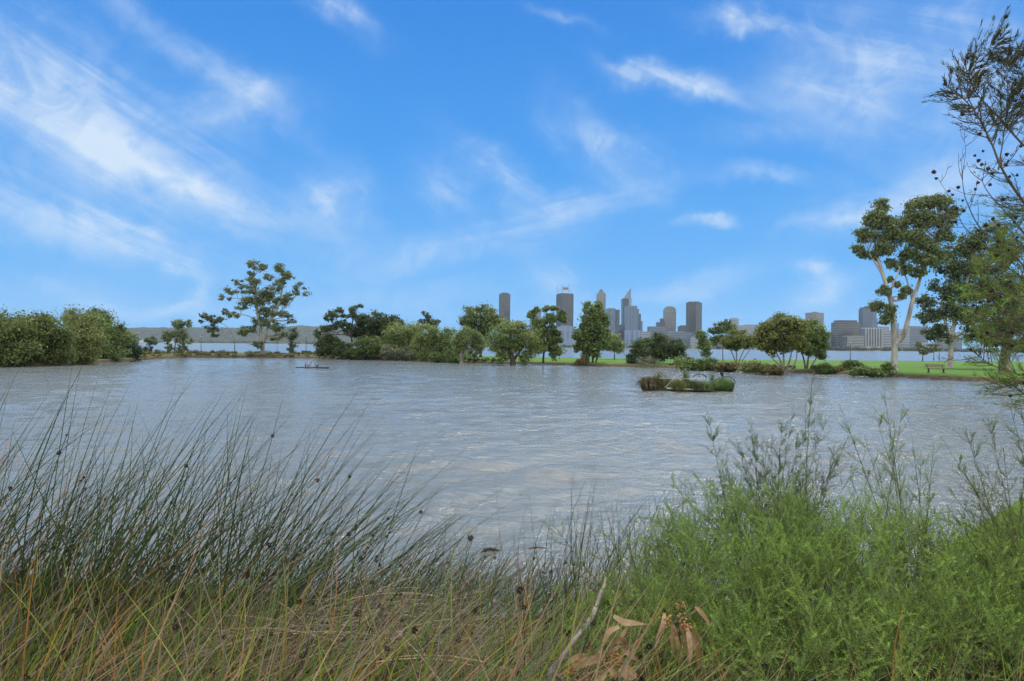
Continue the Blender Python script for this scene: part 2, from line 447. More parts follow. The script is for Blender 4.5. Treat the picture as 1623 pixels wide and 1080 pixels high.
m, nt, out = newmat("park_lawn")
tc = N(nt,'ShaderNodeTexCoord'); sx = N(nt,'ShaderNodeSeparateXYZ',ins={0:tc.outputs['Object']})
n1 = N(nt,'ShaderNodeTexNoise',ins={'Vector':tc.outputs['Object'],'Scale':0.25,'Detail':6.0,'Roughness':0.65})
n2 = N(nt,'ShaderNodeTexNoise',ins={'Vector':tc.outputs['Object'],'Scale':2.5,'Detail':5.0})
grass = ramp(nt, n1.outputs[0], [(0.3,(0.050,0.115,0.014)),(0.5,(0.070,0.155,0.018)),(0.7,(0.105,0.170,0.032))])
dry = ramp(nt, n2.outputs[0], [(0.3,(0.045,0.055,0.018)),(0.6,(0.10,0.115,0.035)),(0.75,(0.20,0.18,0.07))])
xl = N(nt,'ShaderNodeMapRange',ins={0:sx.outputs[0],1:-26.0,2:-8.0}).outputs[0]
gr = N(nt,'ShaderNodeMix',data_type='RGBA',ins={0:xl,6:dry,7:grass}).outputs[2]
soil = ramp(nt, n2.outputs[0], [(0.3,(0.035,0.026,0.018)),(0.7,(0.10,0.075,0.05))])
zz = N(nt,'ShaderNodeMath',operation='MULTIPLY_ADD',ins={0:n2.outputs[0],1:0.22,2:sx.outputs[2]}).outputs[0]
zk = N(nt,'ShaderNodeMapRange',ins={0:zz,1:0.42,2:0.52}).outputs[0]
cc = N(nt,'ShaderNodeMix',data_type='RGBA',ins={0:zk,6:soil,7:gr}).outputs[2]
bp = N(nt,'ShaderNodeBump',ins={'Strength':0.6,'Distance':0.06,'Height':n2.outputs[0]})
p = N(nt,'ShaderNodeBsdfPrincipled',ins={'Base Color':cc,'Roughness':0.9,'Specular IOR Level':0.15,'Normal':bp.outputs[0]})
nt.links.new(p.outputs[0], out.inputs[0])
b = MB(); b.add(S, quads)
tag(b.build("park_lawn", m, smooth=True), "flat green park lawn with a brown earth edge between lake and river", kind="structure")

def land_z(px, Y): return LAND_Z+0.06

# ------------------------------------------------------------------ water
def water_mat(name, body, bscale, bstr, rough, streak=True):
    m, nt, out = newmat(name)
    tc = N(nt,'ShaderNodeTexCoord')
    mp = N(nt,'ShaderNodeMapping',ins={'Vector':tc.outputs['Object'],2:(0,0,math.radians(12)),3:(0.55,1.25,1.0)})
    n1 = N(nt,'ShaderNodeTexNoise',ins={'Vector':mp.outputs[0],'Scale':bscale,'Detail':6.0,'Roughness':0.6,'Distortion':0.0})
    n2 = N(nt,'ShaderNodeTexNoise',ins={'Vector':mp.outputs[0],'Scale':bscale*0.3,'Detail':4.0,'Roughness':0.55,'Distortion':0.0})
    ad = N(nt,'ShaderNodeMath',operation='MULTIPLY_ADD',ins={0:n2.outputs[0],1:1.0,2:n1.outputs[0]})
    b = N(nt,'ShaderNodeBump',ins={'Strength':bstr,'Distance':0.16,'Height':ad.outputs[0]})
    n3 = N(nt,'ShaderNodeTexNoise',ins={'Vector':mp.outputs[0],'Scale':0.06,'Detail':4.0,'Roughness':0.6})
    col = ramp(nt, n3.outputs[0], [(0.3, tuple(c*.88 for c in body)), (0.7, tuple(c*1.1 for c in body))])
    # wind patches: rougher and calmer areas
    n4 = N(nt,'ShaderNodeTexNoise',ins={'Vector':mp.outputs[0],'Scale':0.07,'Detail':5.0,'Roughness':0.65,'Distortion':0.2})
    st = N(nt,'ShaderNodeMapRange',ins={0:n4.outputs[0],1:0.35,2:0.65,3:bstr*0.65,4:bstr*1.15})
    nt.links.new(st.outputs[0], b.inputs['Strength'])
    p = N(nt,'ShaderNodeBsdfPrincipled',ins={'Base Color':col,'Roughness':rough,'IOR':1.33,'Normal':b.outputs[0]})
    nt.links.new(p.outputs[0], out.inputs[0])
    return m

def wave_z(X, Y, sp):
    rg = np.random.default_rng(3)
    z = np.zeros_like(X)
    for k in range(70):
        lam = 0.16*(4.0/0.16)**rg.random()
        th = math.radians(-72) + rg.normal()*0.48        # crests run to the right and towards the viewer
        kx, ky = math.cos(th)*2*math.pi/lam, math.sin(th)*2*math.pi/lam
        a = WAVE*lam**0.50
        fade = np.clip((lam/(sp*3.0)-0.7)/0.9, 0, 1)
        ph = rg.random()*6.28
        s = np.sin(kx*X+ky*Y+ph+0.9*np.sin(0.23*X+0.31*Y+ph))
        z += a*fade*(s + 0.25*np.cos(2*(kx*X+ky*Y+ph)))
    gust = 0.75+0.45*fbm(X*.07, Y*.05, 21)
    return z*gust
cols = np.concatenate([np.linspace(-1500,-320,50), np.linspace(-310,1950,560), np.linspace(1960,3000,50)])
ny = 460
t = np.linspace(0,1,ny)
W = np.zeros((len(cols), ny, 3)); SPC = np.zeros((len(cols), ny))
for i, px in enumerate(cols):
    ye = bank_Y(px)+1.0
    y = 3.6*(ye/3.6)**t
    W[i,:,0] = ray(px,549)[0]*y; W[i,:,1] = y
    SPC[i] = np.maximum(y*math.log(ye/3.6)/ny, y*4.05/F)
W[:,:,2] = wave_z(W[:,:,0], W[:,:,1], SPC)
idx = np.arange(len(cols)*ny).reshape(len(cols), ny)
quads = np.stack([idx[:-1,:-1], idx[1:,:-1], idx[1:,1:], idx[:-1,1:]], -1).reshape(-1,4)
b = MB(); b.add(W, quads)
lake = tag(b.build("lake_water", water_mat("lake_water", WATER_BODY, 3.4, 0.8, 0.10), smooth=True), "wind rippled grey lake water", kind="structure")

# river beyond the park
cols = np.linspace(-1500,3000,60); yy = np.array([0, 20, 60, 140, 300, 700, 1500, 2400, 4200])
R_ = np.array([[(ray(px,549)[0]*(land_far(px)-3+y), land_far(px)-3+y, -0.06) for y in yy] for px in cols])
idx = np.arange(R_.shape[0]*R_.shape[1]).reshape(R_.shape[:2])
quads = np.stack([idx[:-1,:-1], idx[1:,:-1], idx[1:,1:], idx[:-1,1:]], -1).reshape(-1,4)
b = MB(); b.add(R_, quads)
tag(b.build("river_water", water_mat("river_water", tuple(c*.85 for c in WATER_BODY), 1.1, 0.55, 0.22), smooth=True), "wide pale river behind the park", kind="structure")

# far shore under the city, out to the horizon
cz = 1.6
shore_x = np.linspace(-7000, 9000, 160)
def shore_Y(x): return np.interp(x, [-7000,-1600,-900,-500,-100,600,2500,9000],[3300,3000,2750,2350,2080,1950,1850,1900])
rows = []
for x in shore_x:
    y0 = shore_Y(x)+12*math.sin(x*.01)
    rows.append([(x,y0-4,-0.4),(x,y0+2,0.8),(x,y0+18,cz),(x,y0+300,cz+1),(x,y0+3000,cz+6),(x,30000,cz+8)])
R_ = np.array(rows); idx = np.arange(R_.shape[0]*R_.shape[1]).reshape(R_.shape[:2])
quads = np.stack([idx[:-1,:-1], idx[1:,:-1], idx[1:,1:], idx[:-1,1:]], -1).reshape(-1,4)
b = MB(); b.add(R_, quads)
tag(b.build("far_shore", mat_noise("far_shore_ground",(0.05,0.08,0.03),(0.14,0.15,0.09),0.02), smooth=True), kind="structure")

# wooded hills across the river on the left
hx = np.linspace(-4600, 150, 520); hy = np.linspace(0, 1, 40)
D0 = 3350.0
def hill_top(px): return np.interp(px, [-800,0,200,240,300,400,450,490,520,560,640,700,760,830],[523,522,522,520.5,520,521,520.5,517.5,519,522,526,531,540,548])
G = np.zeros((len(hx), len(hy), 3))
for i, x in enumerate(hx):
    px = CX + F*x/(D0+380); top = (horizon(px)-hill_top(px))/F*(D0+380)+H
    for j, s in enumerate(hy):
        y = D0+s*760
        prof = math.sin(min(1, s/0.5)*math.pi/2)**0.9 if s < .5 else 1-0.6*(s-.5)
        G[i,j] = (x*(1+s*0.1), y, 1.5+(top-1.5)*prof)
rough = 5.5*fbm(G[:,:,0]*.035, G[:,:,1]*.03, 9, 3) + 4.0*np.abs(vnoise(G[:,:,0]*.11, G[:,:,1]*.09, 31))
G[:,:,2] += rough*np.clip(G[:,:,2]/30,0.1,1)
idx = np.arange(G.shape[0]*G.shape[1]).reshape(G.shape[:2])
quads = np.stack([idx[:-1,:-1], idx[1:,:-1], idx[1:,1:], idx[:-1,1:]], -1).reshape(-1,4)
b = MB(); b.add(G, quads)
tag(b.build("hills", mat_noise("hill_bush",(0.008,0.014,0.009),(0.028,0.038,0.022),0.05,bump=0.8,bscale=0.12), smooth=False), "low wooded hills beyond the river", kind="structure")

# ------------------------------------------------------------------ near bank
def shore_near(x): return np.interp(x, [-14,-6,-2,0,1.5,3,4.5,6,9,16],[9.6,8.2,7.6,7.1,7.1,7.3,7.7,9.6,11.0,12.5])
def bank_z(x, y):
    ys = shore_near(x)
    s = np.clip((ys-y)/np.maximum(ys-2.6,0.1), -1, 1.0)
    left = 1.22*s
    right = np.minimum(1.25, (ys-y)*0.68)
    k = np.clip((x-4.2)/1.6, 0, 1)
    z = np.where(s > 0, left*(1-k)+right*k, (ys-y)*0.35)
    return np.maximum(z, -0.8)+0.035*fbm(x*1.7, y*1.7, 12)
gx = np.linspace(-16, 18, 240); gy = np.concatenate([np.linspace(-6,2,12), np.linspace(2.1,14.0,150)])
X, Y = np.meshgrid(gx, gy, indexing='ij'); Z = bank_z(X, Y)
idx = np.arange(X.size).reshape(X.shape)
quads = np.stack([idx[:-1,:-1], idx[1:,:-1], idx[1:,1:], idx[:-1,1:]], -1).reshape(-1,4)
m, nt, out = newmat("near_bank")
tc = N(nt,'ShaderNodeTexCoord'); sx = N(nt,'ShaderNodeSeparateXYZ',ins={0:tc.outputs['Object']})
n1 = N(nt,'ShaderNodeTexNoise',ins={'Vector':tc.outputs['Object'],'Scale':6.0,'Detail':8.0,'Roughness':0.7})
soil = ramp(nt,n1.outputs[0],[(0.3,(0.018,0.014,0.009)),(0.55,(0.040,0.031,0.020)),(0.75,(0.085,0.067,0.045))])
gr = ramp(nt,n1.outputs[0],[(0.3,(0.055,0.105,0.018)),(0.7,(0.115,0.185,0.034))])
k = N(nt,'ShaderNodeMapRange',ins={0:N(nt,'ShaderNodeMath',operation='MULTIPLY_ADD',ins={0:n1.outputs[0],1:1.5,2:sx.outputs[0]}).outputs[0],1:4.6,2:5.8}).outputs[0]
cc = N(nt,'ShaderNodeMix',data_type='RGBA',ins={0:k,6:soil,7:gr}).outputs[2]
bp = N(nt,'ShaderNodeBump',ins={'Strength':0.8,'Distance':0.04,'Height':n1.outputs[0]})
p = N(nt,'ShaderNodeBsdfPrincipled',ins={'Base Color':cc,'Roughness':0.95,'Specular IOR Level':0.1,'Normal':bp.outputs[0]})
nt.links.new(p.outputs[0], out.inputs[0])
b = MB(); b.add(np.stack([X,Y,Z],-1), quads)
tag(b.build("near_bank", m, smooth=True), "sloping earth bank at the near edge of the lake", kind="structure")
# ------------------------------------------------------------------ foliage materials
LF = {
 'olive':  mat_leaf("leaf_olive",  (0.075,0.099,0.030),(0.220,0.248,0.072), 0.38, clump=0.35, bright=(0.321,0.330,0.118)),
 'olive2': mat_leaf("leaf_olive_yellow",(0.062,0.090,0.026),(0.165,0.205,0.060), 0.38, clump=0.35, bright=(0.372,0.347,0.135)),
 'mid':    mat_leaf("leaf_mid",    (0.073,0.111,0.039),(0.196,0.273,0.086), 0.38, clump=0.4, bright=(0.268,0.343,0.116)),
 'dark':   mat_leaf("leaf_dark",   (0.031,0.052,0.020),(0.088,0.129,0.046), 0.34, clump=0.4),
 'gum':    mat_leaf("leaf_gum",    (0.067,0.101,0.043),(0.194,0.245,0.103), 0.34, clump=0.5, bright=(0.248,0.262,0.098)),
 'gumdark':mat_leaf("leaf_gum_dark",(0.041,0.066,0.033),(0.123,0.166,0.079), 0.34, clump=0.5),
 'willow': mat_leaf("leaf_willow", (0.091,0.132,0.044),(0.238,0.303,0.098), 0.28, clump=0.45, bright=(0.310,0.362,0.128)),
 'grey':   mat_leaf("leaf_grey",   (0.091,0.105,0.070),(0.217,0.233,0.146), 0.34, clump=0.5),
 'shrubg': mat_leaf("leaf_shrub",  (0.043,0.074,0.021),(0.127,0.191,0.051), 0.38, clump=0.5),
 'reed':   mat_leaf("leaf_reed",   (0.075,0.099,0.034),(0.220,0.231,0.085), 0.38, clump=0.8, bright=(0.338,0.281,0.135)),
 'scrub':  mat_leaf("leaf_scrub",  (0.060,0.066,0.027),(0.178,0.149,0.060), 0.34, clump=0.6, bright=(0.237,0.116,0.068)),
 'straw':  mat_leaf("leaf_straw",  (0.055,0.046,0.026),(0.175,0.148,0.085), 0.34, clump=2.0),
 'sedge':  mat_leaf("leaf_sedge",  (0.068,0.108,0.043),(0.169,0.215,0.085), 0.38, clump=2.0),
}
BK = {
 'white': mat_noise("bark_pale",(0.085,0.070,0.055),(0.30,0.285,0.255),0.9,0.85,bump=0.4,bscale=6,stretch=(1,1,.35), c3=(0.44,0.425,0.385)),
 'brown': mat_noise("bark_brown",(0.045,0.035,0.026),(0.12,0.098,0.075),2.0,0.9,bump=0.5,bscale=8,stretch=(1,1,.25)),
 'dark':  mat_noise("bark_dark",(0.022,0.018,0.014),(0.06,0.05,0.04),2.0,0.9,bump=0.5,bscale=8,stretch=(1,1,.25)),
 'grey':  mat_noise("bark_grey",(0.10,0.09,0.075),(0.24,0.22,0.19),1.6,0.9,bump=0.5,bscale=8,stretch=(1,1,.25)),
 'shed':  mat_noise("bark_shedding",(0.030,0.024,0.020),(0.13,0.10,0.08),1.1,0.9,bump=0.6,bscale=7,stretch=(1,1,.3), c3=(0.36,0.32,0.27)),
}

def crown_into(b, blobs, n, L, W, nsub, subr, droop, rng, mat=0, flat=0.8, shell=0.3, tail=1.12):
    """leaf clumps: each blob (centre, radii) holds nsub clumps, each clump a loose ball of leaves"""
    area = np.array([r[0]*r[2] for c, r in blobs]); area = area/area.sum()
    for (c, r), a in zip(blobs, area):
        k = max(3, int(round(nsub*1.5)))
        d = rand_unit(k, rng); rad = rng.uniform(0.25, 1.0, size=(k,1))**0.5
        pos = np.asarray(c) + d*rad*np.asarray(r)*0.86
        rs = (r[0]*r[2])**.5*subr*1.15*rng.uniform(0.55, 1.35, size=k)
        m = max(6, int(n*a*CROWN_N))
        pick = rng.integers(0, k, m)
        wdir = rand_unit(m, rng)
        P = pos[pick] + wdir*np.minimum(np.abs(rng.normal(0.0,0.62,(m,1)))**0.8,tail)*rs[pick][:,None]*np.array([1.15,1.15,flat])
        nrm = unit(wdir*0.75 + rand_unit(m, rng)*0.75 + np.array([0,0,0.25]))
        ax = unit(rand_unit(m, rng)*(1-droop)+np.array([0.12,0,-1.0])*droop)
        ax = unit(ax - nrm*np.sum(ax*nrm, 1, keepdims=True))
        sd_ = np.cross(nrm, ax)
        s = rng.lognormal(0, 0.28, m)
        b.leaves(P-ax*(L*s*0.4)[:,None], ax, sd_, L*s*CROWN_L, W*s*CROWN_W, mat)

def tree(name, label, cat, base, blobs, leaf, bark, n=2500, L=0.5, W=0.24, nsub=14, subr=0.42, droop=0.35,
         trunks=None, tr=0.22, Y=None, z=LAND_Z, group=None, limbs=True, seed=None, depth=0.8, flat=0.8, bare=0, grow=None):
    rng = np.random.default_rng(seed if seed is not None else int(base[0]*7+base[1]*13) % 9973)
    if Y is None: Y = gnd(base[0], base[1], z)[1]
    B0 = at(base[0], base[1], Y); B0[2] = z-0.05
    k = Y/F
    root = thing(name, label, cat, B0, group)
    wb = []
    for bl in blobs:
        cx, cy, rx, ry = bl[:4]; g_ = grow or (1.18 if 'gum' in name else (1.06 if group else 1.24)); rx, ry = rx*g_, ry*g_
        dy = bl[4] if len(bl) > 4 else rng.uniform(-.5,.5)*rx*k*depth
        c = at(cx, cy, Y) + np.array([0, dy, 0])
        wb.append((c, (rx*k, rx*k*depth, ry*k)))
    t = MB()
    if trunks is None:
        top = wb[int(np.argmin([abs(bl[0]-base[0]) for bl in blobs]))][0]
        trunks = [([base, (base[0]+(blobs[0][0]-base[0])*.2, base[1]*.45+blobs[0][1]*.55)], tr)]
    tips = []
    for ti, (pts, r) in enumerate(trunks):
        rad0 = r
        P = np.array([at(q[0], q[1], Y) for q in pts]); 
        if abs(pts[0][1]-base[1]) < 2: P[0,2] = z-0.15
        P[1:,1] += rng.normal(size=len(P)-1)*0.02*abs(P[0,2]-P[-1,2])*(1 if ti else 0.3)
        S = spline(P, 7*len(pts))
        R = np.linspace(rad0, rad0*0.45, len(S)); R[0] *= 1.35; R[1] *= 1.1
        t.tube(S, R, 9)
        for q in range(len(S)//3, len(S)): tips.append((S[q], R[q]))
    if limbs:
        for c, r in wb:
            # nearest lower trunk point
            cand = [(np.linalg.norm(p-c)+2.0*max(0, p[2]-c[2]), i) for i, (p, rr) in enumerate(tips)]
            p, rr = tips[min(cand)[1]]
            for q in range(2):
                e = c + rand_unit(1, rng)[0]*np.array(r)*(0.15 if q == 0 else 0.65)
                mid = (p+e)/2 + rng.normal(size=3)*0.08*np.linalg.norm(e-p) + np.array([0,0,-0.06*np.linalg.norm(e-p)])
                S = spline([p, mid, e], 9)
                r0 = min(rr*0.75, tr*0.6)*(1 if q == 0 else .6)
                t.tube(S, np.linspace(r0, r0*0.25, 9), 6)
                for _ in range(3+bare):
                    s0 = S[rng.integers(3, 9)]; e2 = c + rand_unit(1, rng)[0]*np.array(r)*rng.uniform(.6, 1.0+0.1*bare)
                    t.tube(spline([s0, (s0+e2)/2+rng.normal(size=3)*.15, e2], 5), np.linspace(r0*0.33, r0*0.1, 5), 4)
    t.build("trunk", BK[bark], root, smooth=True)
    cb = MB()
    crown_into(cb, wb, n, L, W, nsub, subr, droop, rng, flat=flat, tail=1.7 if 'gum' in name else 1.12)
    cb.build("crown", LF[leaf], root)
    # children were built in world space: bring them to the root
    for o in bpy.data.objects:
        if o.parent is root: o.matrix_parent_inverse = Matrix.Translation(-Vector(root.location))
    return root

def shift_children(root):
    bpy.context.view_layer.update()
    for o in bpy.data.objects:
        if o.parent is root: o.matrix_parent_inverse = root.matrix_world.inverted()

# ------------------------------------------------------------------ shrubs at the left bank
LG = "rounded shrubs along the left bank"
tree("shrub","olive green rounded shrub cut off by the left edge of the photo","shrub",(8,581),[(4,525,42,26),(-28,535,40,36),(26,545,30,30),(0,562,44,20)],'olive2','brown',7980,0.34,0.15,8,.56,.5,z=0.05,group=LG,tr=.15)
tree("shrub","yellowish olive shrub hanging over the water, second from the left","shrub",(72,579),[(72,522,36,24),(60,548,30,28),(88,552,22,24),(74,568,30,12)],'olive2','brown',7600,0.34,0.15,8,.56,.55,z=0.05,group=LG,tr=.15)
tree("shrub","pale green billowing shrub in the middle of the left bank row","shrub",(122,577),[(120,520,32,22),(140,528,26,22),(112,550,26,24),(136,562,26,14)],'olive','brown',6840,0.34,0.15,8,.56,.5,z=0.05,group=LG,tr=.15)
tree("shrub","darker green tall shrub near the right end of the left bank row","shrub",(164,573),[(158,516,28,20),(176,535,26,24),(152,552,24,22),(180,560,22,14)],'mid','brown',6460,0.34,0.15,8,.56,.45,z=0.05,group=LG,tr=.15)
tree("shrub","dark low shrub closing the left bank row, beside open water","shrub",(200,571),[(196,540,16,16),(206,556,14,16),(190,560,14,12)],'dark','brown',3200,0.36,0.16,14,.42,.45,z=0.05,group=LG,tr=.1)
tree("tree","sparse thin tree poking above the left bank shrubs","tree",(122,570),[(124,496,14,8),(104,500,9,7),(116,512,18,12)],'grey','grey',500,0.36,0.12,7,.42,.3,z=0.3,Y=95,tr=.14,bare=3)
tree("tree","dark leafy treetop leaning right above the left bank shrubs","tree",(155,570),[(152,497,13,8),(164,510,16,12),(140,505,9,7),(186,522,10,8)],'gumdark','grey',900,0.40,0.14,8,.42,.3,z=0.3,Y=97,tr=.14,bare=2)

# ------------------------------------------------------------------ far left bank
tree("sapling","small dark sapling with a round top on the far left bank","tree",(238,562),[(238,540,8,9),(234,552,6,6)],'gumdark','brown',420,0.42,0.18,7,.45,.3,tr=.06)
tree("sapling","slim bushy sapling left of the airy young tree","tree",(266,563),[(266,536,6,10),(269,550,5,6)],'gum','brown',380,0.42,0.18,7,.45,.3,tr=.06)
tree("young_gum_tree","airy young tree with grey green leaves on the far left bank","tree",(276,563),[(280,514,11,8),(296,512,9,7),(284,530,14,11),(297,540,9,9),(288,553,9,6)],'gum','grey',1200,0.44,0.17,8,.42,.35,tr=.1,trunks=[([(276,563),(278,545),(283,525)],.11)])
G1 = tree("gum_tree","tall open-crowned gum tree standing alone on the far left bank","tree",(415,563),
  [(402,420,11,8),(413,424,8,6),(398,436,7,6),(444,424,10,9),(452,434,9,8),(459,441,7,5),(426,440,9,6),(403,448,11,9),(376,448,9,5),(368,461,12,6),(349,471,5,5),(363,474,4,3),
   (388,460,10,7),(414,466,15,10),(432,462,14,10),(444,452,12,8),(400,478,16,9),(384,486,9,7),(424,482,17,11),(442,476,14,10),(458,472,9,7),(474,456,8,7),(468,464,6,5),(486,466,5,4),
   (412,498,14,10),(434,494,12,9),(452,498,8,6),(460,506,8,7),(372,500,11,5),(358,496,6,5),(396,522,13,6),(384,528,9,6),(440,518,11,8),(446,530,9,6),(412,546,8,7),(430,536,7,5),(420,512,10,8),(404,510,8,7)],
  'gum','white',6200,0.52,0.2,6,.44,.35,tr=.34,
  trunks=[([(415,563),(416,548),(413,530),(409,500),(404,470),(400,440)],.46),([(416,548),(422,530),(428,508),(440,488),(447,462),(449,438)],.32),([(428,508),(446,492),(462,478),(474,462)],.15),([(411,515),(398,503),(384,499),(368,499)],.12),([(405,480),(390,474),(370,473),(356,471)],.10),([(413,535),(404,524),(392,521)],.12)],depth=.9)
tree("gum_branch_tree","small leaning tree whose dark leaf clumps hang left of the tall gum","tree",(372,563),[(326,500,10,5),(336,505,8,6),(344,510,9,6),(334,520,10,6),(342,528,7,6),(318,510,4,3),(350,507,6,4)],'gumdark','grey',900,0.46,0.2,7,.42,.35,tr=.08,Y=150,
  trunks=[([(372,563),(371,540),(364,523),(352,513),(338,506)],.1)])
tree("sapling","thin sapling standing right of the tall gum trunk","tree",(439,561),[(440,534,5,6),(439,524,4,5)],'gum','brown',160,0.4,0.17,6,.45,.3,tr=.06,Y=158)
tree("sapling","narrow dark column-shaped sapling between the gum and the green bench","tree",(462,562),[(465,528,6,8),(464,542,6,9),(461,555,5,6)],'gumdark','brown',620,0.45,0.2,8,.5,.4,tr=.06)

# ------------------------------------------------------------------ tree group left of centre
tree("gum_tree","windblown gum with tufted dark branches at the left of the thick tree group","tree",(552,566),
  [(530,497,9,6),(538,492,7,5),(522,504,7,5),(545,503,6,5),(558,492,7,5),(568,487,7,4),(561,502,8,6),(540,512,9,5),(513,522,8,6),(505,530,6,6),(526,518,9,6),(512,545,9,10),(550,520,10,7)],
  'gumdark','dark',2300,0.5,0.22,7,.44,.3,tr=.2,trunks=[([(554,567),(554,553),(558,543),(556,528),(560,505)],.24),([(556,535),(545,520),(533,506)],.13)],Y=128)
tree("tree","round topped dark tree behind the windblown gum","tree",(590,566),[(590,506,18,10),(576,518,16,12),(604,518,14,12),(562,524,14,10),(592,530,24,14)],'dark','dark',3000,0.5,0.24,12,.42,.3,tr=.25,Y=132)
tree("tree","dark rounded tree with a clipped looking top beside the olive bush","tree",(618,566),[(616,508,13,8),(626,518,14,11),(612,530,16,14)],'dark','dark',1900,0.5,0.24,12,.42,.3,tr=.25,Y=134)
tree("shrub","dense dark shrub at the water below the windblown gum","shrub",(528,568),[(524,546,20,14),(545,556,18,10),(514,556,12,10)],'dark','dark',2600,0.42,0.2,14,.4,.3,z=.2,tr=.12)
tree("shrub","shaggy green shrub in the shade below the round topped tree","shrub",(580,569),[(574,552,20,12),(592,548,18,16),(566,560,14,8)],'shrubg','dark',2600,0.42,0.18,14,.4,.35,z=.2,tr=.12)
tree("paperbark_tree","broad olive paperbark with a soft crown at the water","tree",(640,570),[(632,525,24,16),(652,528,22,16),(620,542,18,14),(640,552,24,14),(662,545,18,16)],'willow','grey',5600,0.40,0.13,16,.38,.5,z=.1,tr=.2)
tree("paperbark_tree","yellow green drooping paperbark at the right of the thick tree group","tree",(680,572),[(676,530,18,14),(690,545,16,14),(668,552,16,14),(684,560,18,8)],'willow','grey',3600,0.40,0.13,14,.38,.55,z=.1,tr=.18)
tree("shrub","brownish bushy shrub at the water under the broad paperbark","shrub",(625,571),[(618,560,14,10),(636,563,18,8)],'grey','brown',1500,0.40,0.14,12,.42,.4,z=.1,tr=.08)
tree("gum_tree","thin crowned gum rising behind the yellow green paperbark","tree",(684,566),[(674,499,6,6),(682,508,9,7),(692,512,7,7),(678,516,9,7),(668,510,6,5),(686,522,8,6)],'gumdark','grey',1000,0.46,0.18,7,.42,.35,tr=.12,Y=150)
tree("shrub","low reedy shrub between the two willowy trees at the waterline","shrub",(703,574),[(692,567,14,6),(710,566,16,8),(724,568,10,6)],'shrubg','brown',1900,0.5,0.1,12,.5,.1,z=.1,tr=.05)
tree("paperbark_tree","dusky small paperbark left of the mop headed one","tree",(713,572),[(712,532,15,12),(704,545,12,12),(718,550,12,12)],'mid','brown',2200,0.40,0.13,14,.4,.5,z=.2,tr=.14,Y=118)
tree("paperbark_tree","mop headed paperbark with a pale trunk standing at the water","tree",(732,575),[(744,531,18,12),(730,540,14,12),(758,543,12,12),(730,558,8,14),(752,554,12,10)],'willow','grey',3000,0.40,0.12,14,.38,.6,z=.1,tr=.22,trunks=[([(732,576),(731,562),(738,548)],.34),([(740,568),(746,556),(752,545)],.12)])
tree("fig_tree","large round dark tree behind the willowy paperbarks","tree",(762,568),[(748,500,16,12),(764,495,18,10),(776,506,16,12),(742,514,12,10),(758,520,20,14),(786,512,12,10),(800,518,12,10),(764,536,14,12)],'gum','dark',4200,0.5,0.24,11,.42,.3,tr=.3,Y=137)
tree("paperbark_tree","wide willowy paperbark with a brown trunk in front of the dark round tree","tree",(813,578),[(800,530,24,16),(820,526,20,14),(788,545,18,14),(836,538,20,16),(806,550,26,14),(846,550,16,14),(796,566,10,10),(832,566,12,10)],'willow','brown',6800,0.38,0.11,17,.36,.6,z=.05,tr=.25,trunks=[([(813,580),(812,568),(806,552),(800,536)],.5),([(813,572),(822,560),(832,545)],.26)])
tree("gum_tree","leafy green gum with thin sprays on top in front of the tall dark tower","tree",(861,574),[(856,512,11,9),(872,505,10,9),(870,525,14,12),(854,530,12,12),(868,545,16,12),(878,556,10,12),(842,500,6,7),(850,492,6,5),(866,490,7,4),(878,489,6,4),(889,500,7,8),(893,506,5,6),(884,528,6,5),(886,540,6,5)],'mid','dark',4200,0.46,0.2,9,.42,.4,tr=.2,trunks=[([(861,574),(862,560),(866,545),(868,520)],.17),([(862,560),(855,540),(853,515)],.12)])
tree("gum_tree","upright leafy gum with two trunks at the water, right of the tall dark tower","tree",(938,579),[(934,489,9,9),(950,490,9,11),(940,504,14,10),(930,512,11,10),(952,510,11,12),(942,524,20,13),(924,530,12,11),(946,541,18,13),(926,548,10,9),(957,530,10,9),(914,535,6,5),(912,552,5,5),(938,558,13,9)],'mid','dark',5600,0.46,0.2,9,.44,.4,z=.05,tr=.18,trunks=[([(939,580),(940,566),(941,550),(940,520),(944,498)],.17),([(942,578),(948,562),(952,540),(950,510)],.13),([(937,578),(930,565),(922,552)],.1)])
tree("shrub","small dark bush at the foot of the two trunked gum","shrub",(924,580),[(923,573,9,7)],'scrub','brown',500,0.35,0.14,9,.5,.3,z=.05,tr=.05)
tree("tree","small olive tree half hidden behind the two trunked gum","tree",(974,573),[(972,542,14,11),(960,546,10,10),(980,550,9,10)],'willow','brown',1700,0.4,0.16,12,.42,.4,tr=.12,Y=126)

# ------------------------------------------------------------------ right of centre
tree("shrub","broad dark green dome shaped shrub overhanging the water","shrub",(1038,581),[(1040,543,22,13),(1022,553,18,14),(1060,550,20,12),(1042,558,30,12),(1006,566,12,12),(1074,560,12,9),(1018,574,18,7)],'dark','brown',6800,0.34,0.17,17,.38,.3,z=.05,tr=.2)
tree("dead_bush","pale grey dead twiggy bush under the dome shaped shrub","bush",(1040,583),[(1022,572,14,8),(1036,574,10,6)],'grey','grey',260,0.3,0.06,8,.5,.2,z=.05,tr=.05,bare=5)
tree("sapling","slanting slender green tree right of the dome shaped shrub","tree",(1127,576),[(1110,531,6,9),(1115,545,8,10),(1121,558,7,9)],'mid','grey',900,0.4,0.15,9,.5,.45,tr=.07,trunks=[([(1129,577),(1122,562),(1113,540)],.08)])
tree("gum_tree","open airy gum behind the multi stemmed tree","tree",(1146,570),[(1141,518,9,7),(1132,524,8,7),(1153,513,8,6),(1160,522,8,7),(1146,532,12,9),(1136,542,9,8)],'gum','grey',1300,0.42,0.17,8,.42,.35,tr=.1,Y=112)
MS = [([(1168,581),(1163,566),(1156,552),(1150,542)],.09),([(1168,581),(1167,560),(1166,540)],.1),([(1169,581),(1174,566),(1182,550)],.09),([(1170,580),(1180,567),(1190,553)],.08)]
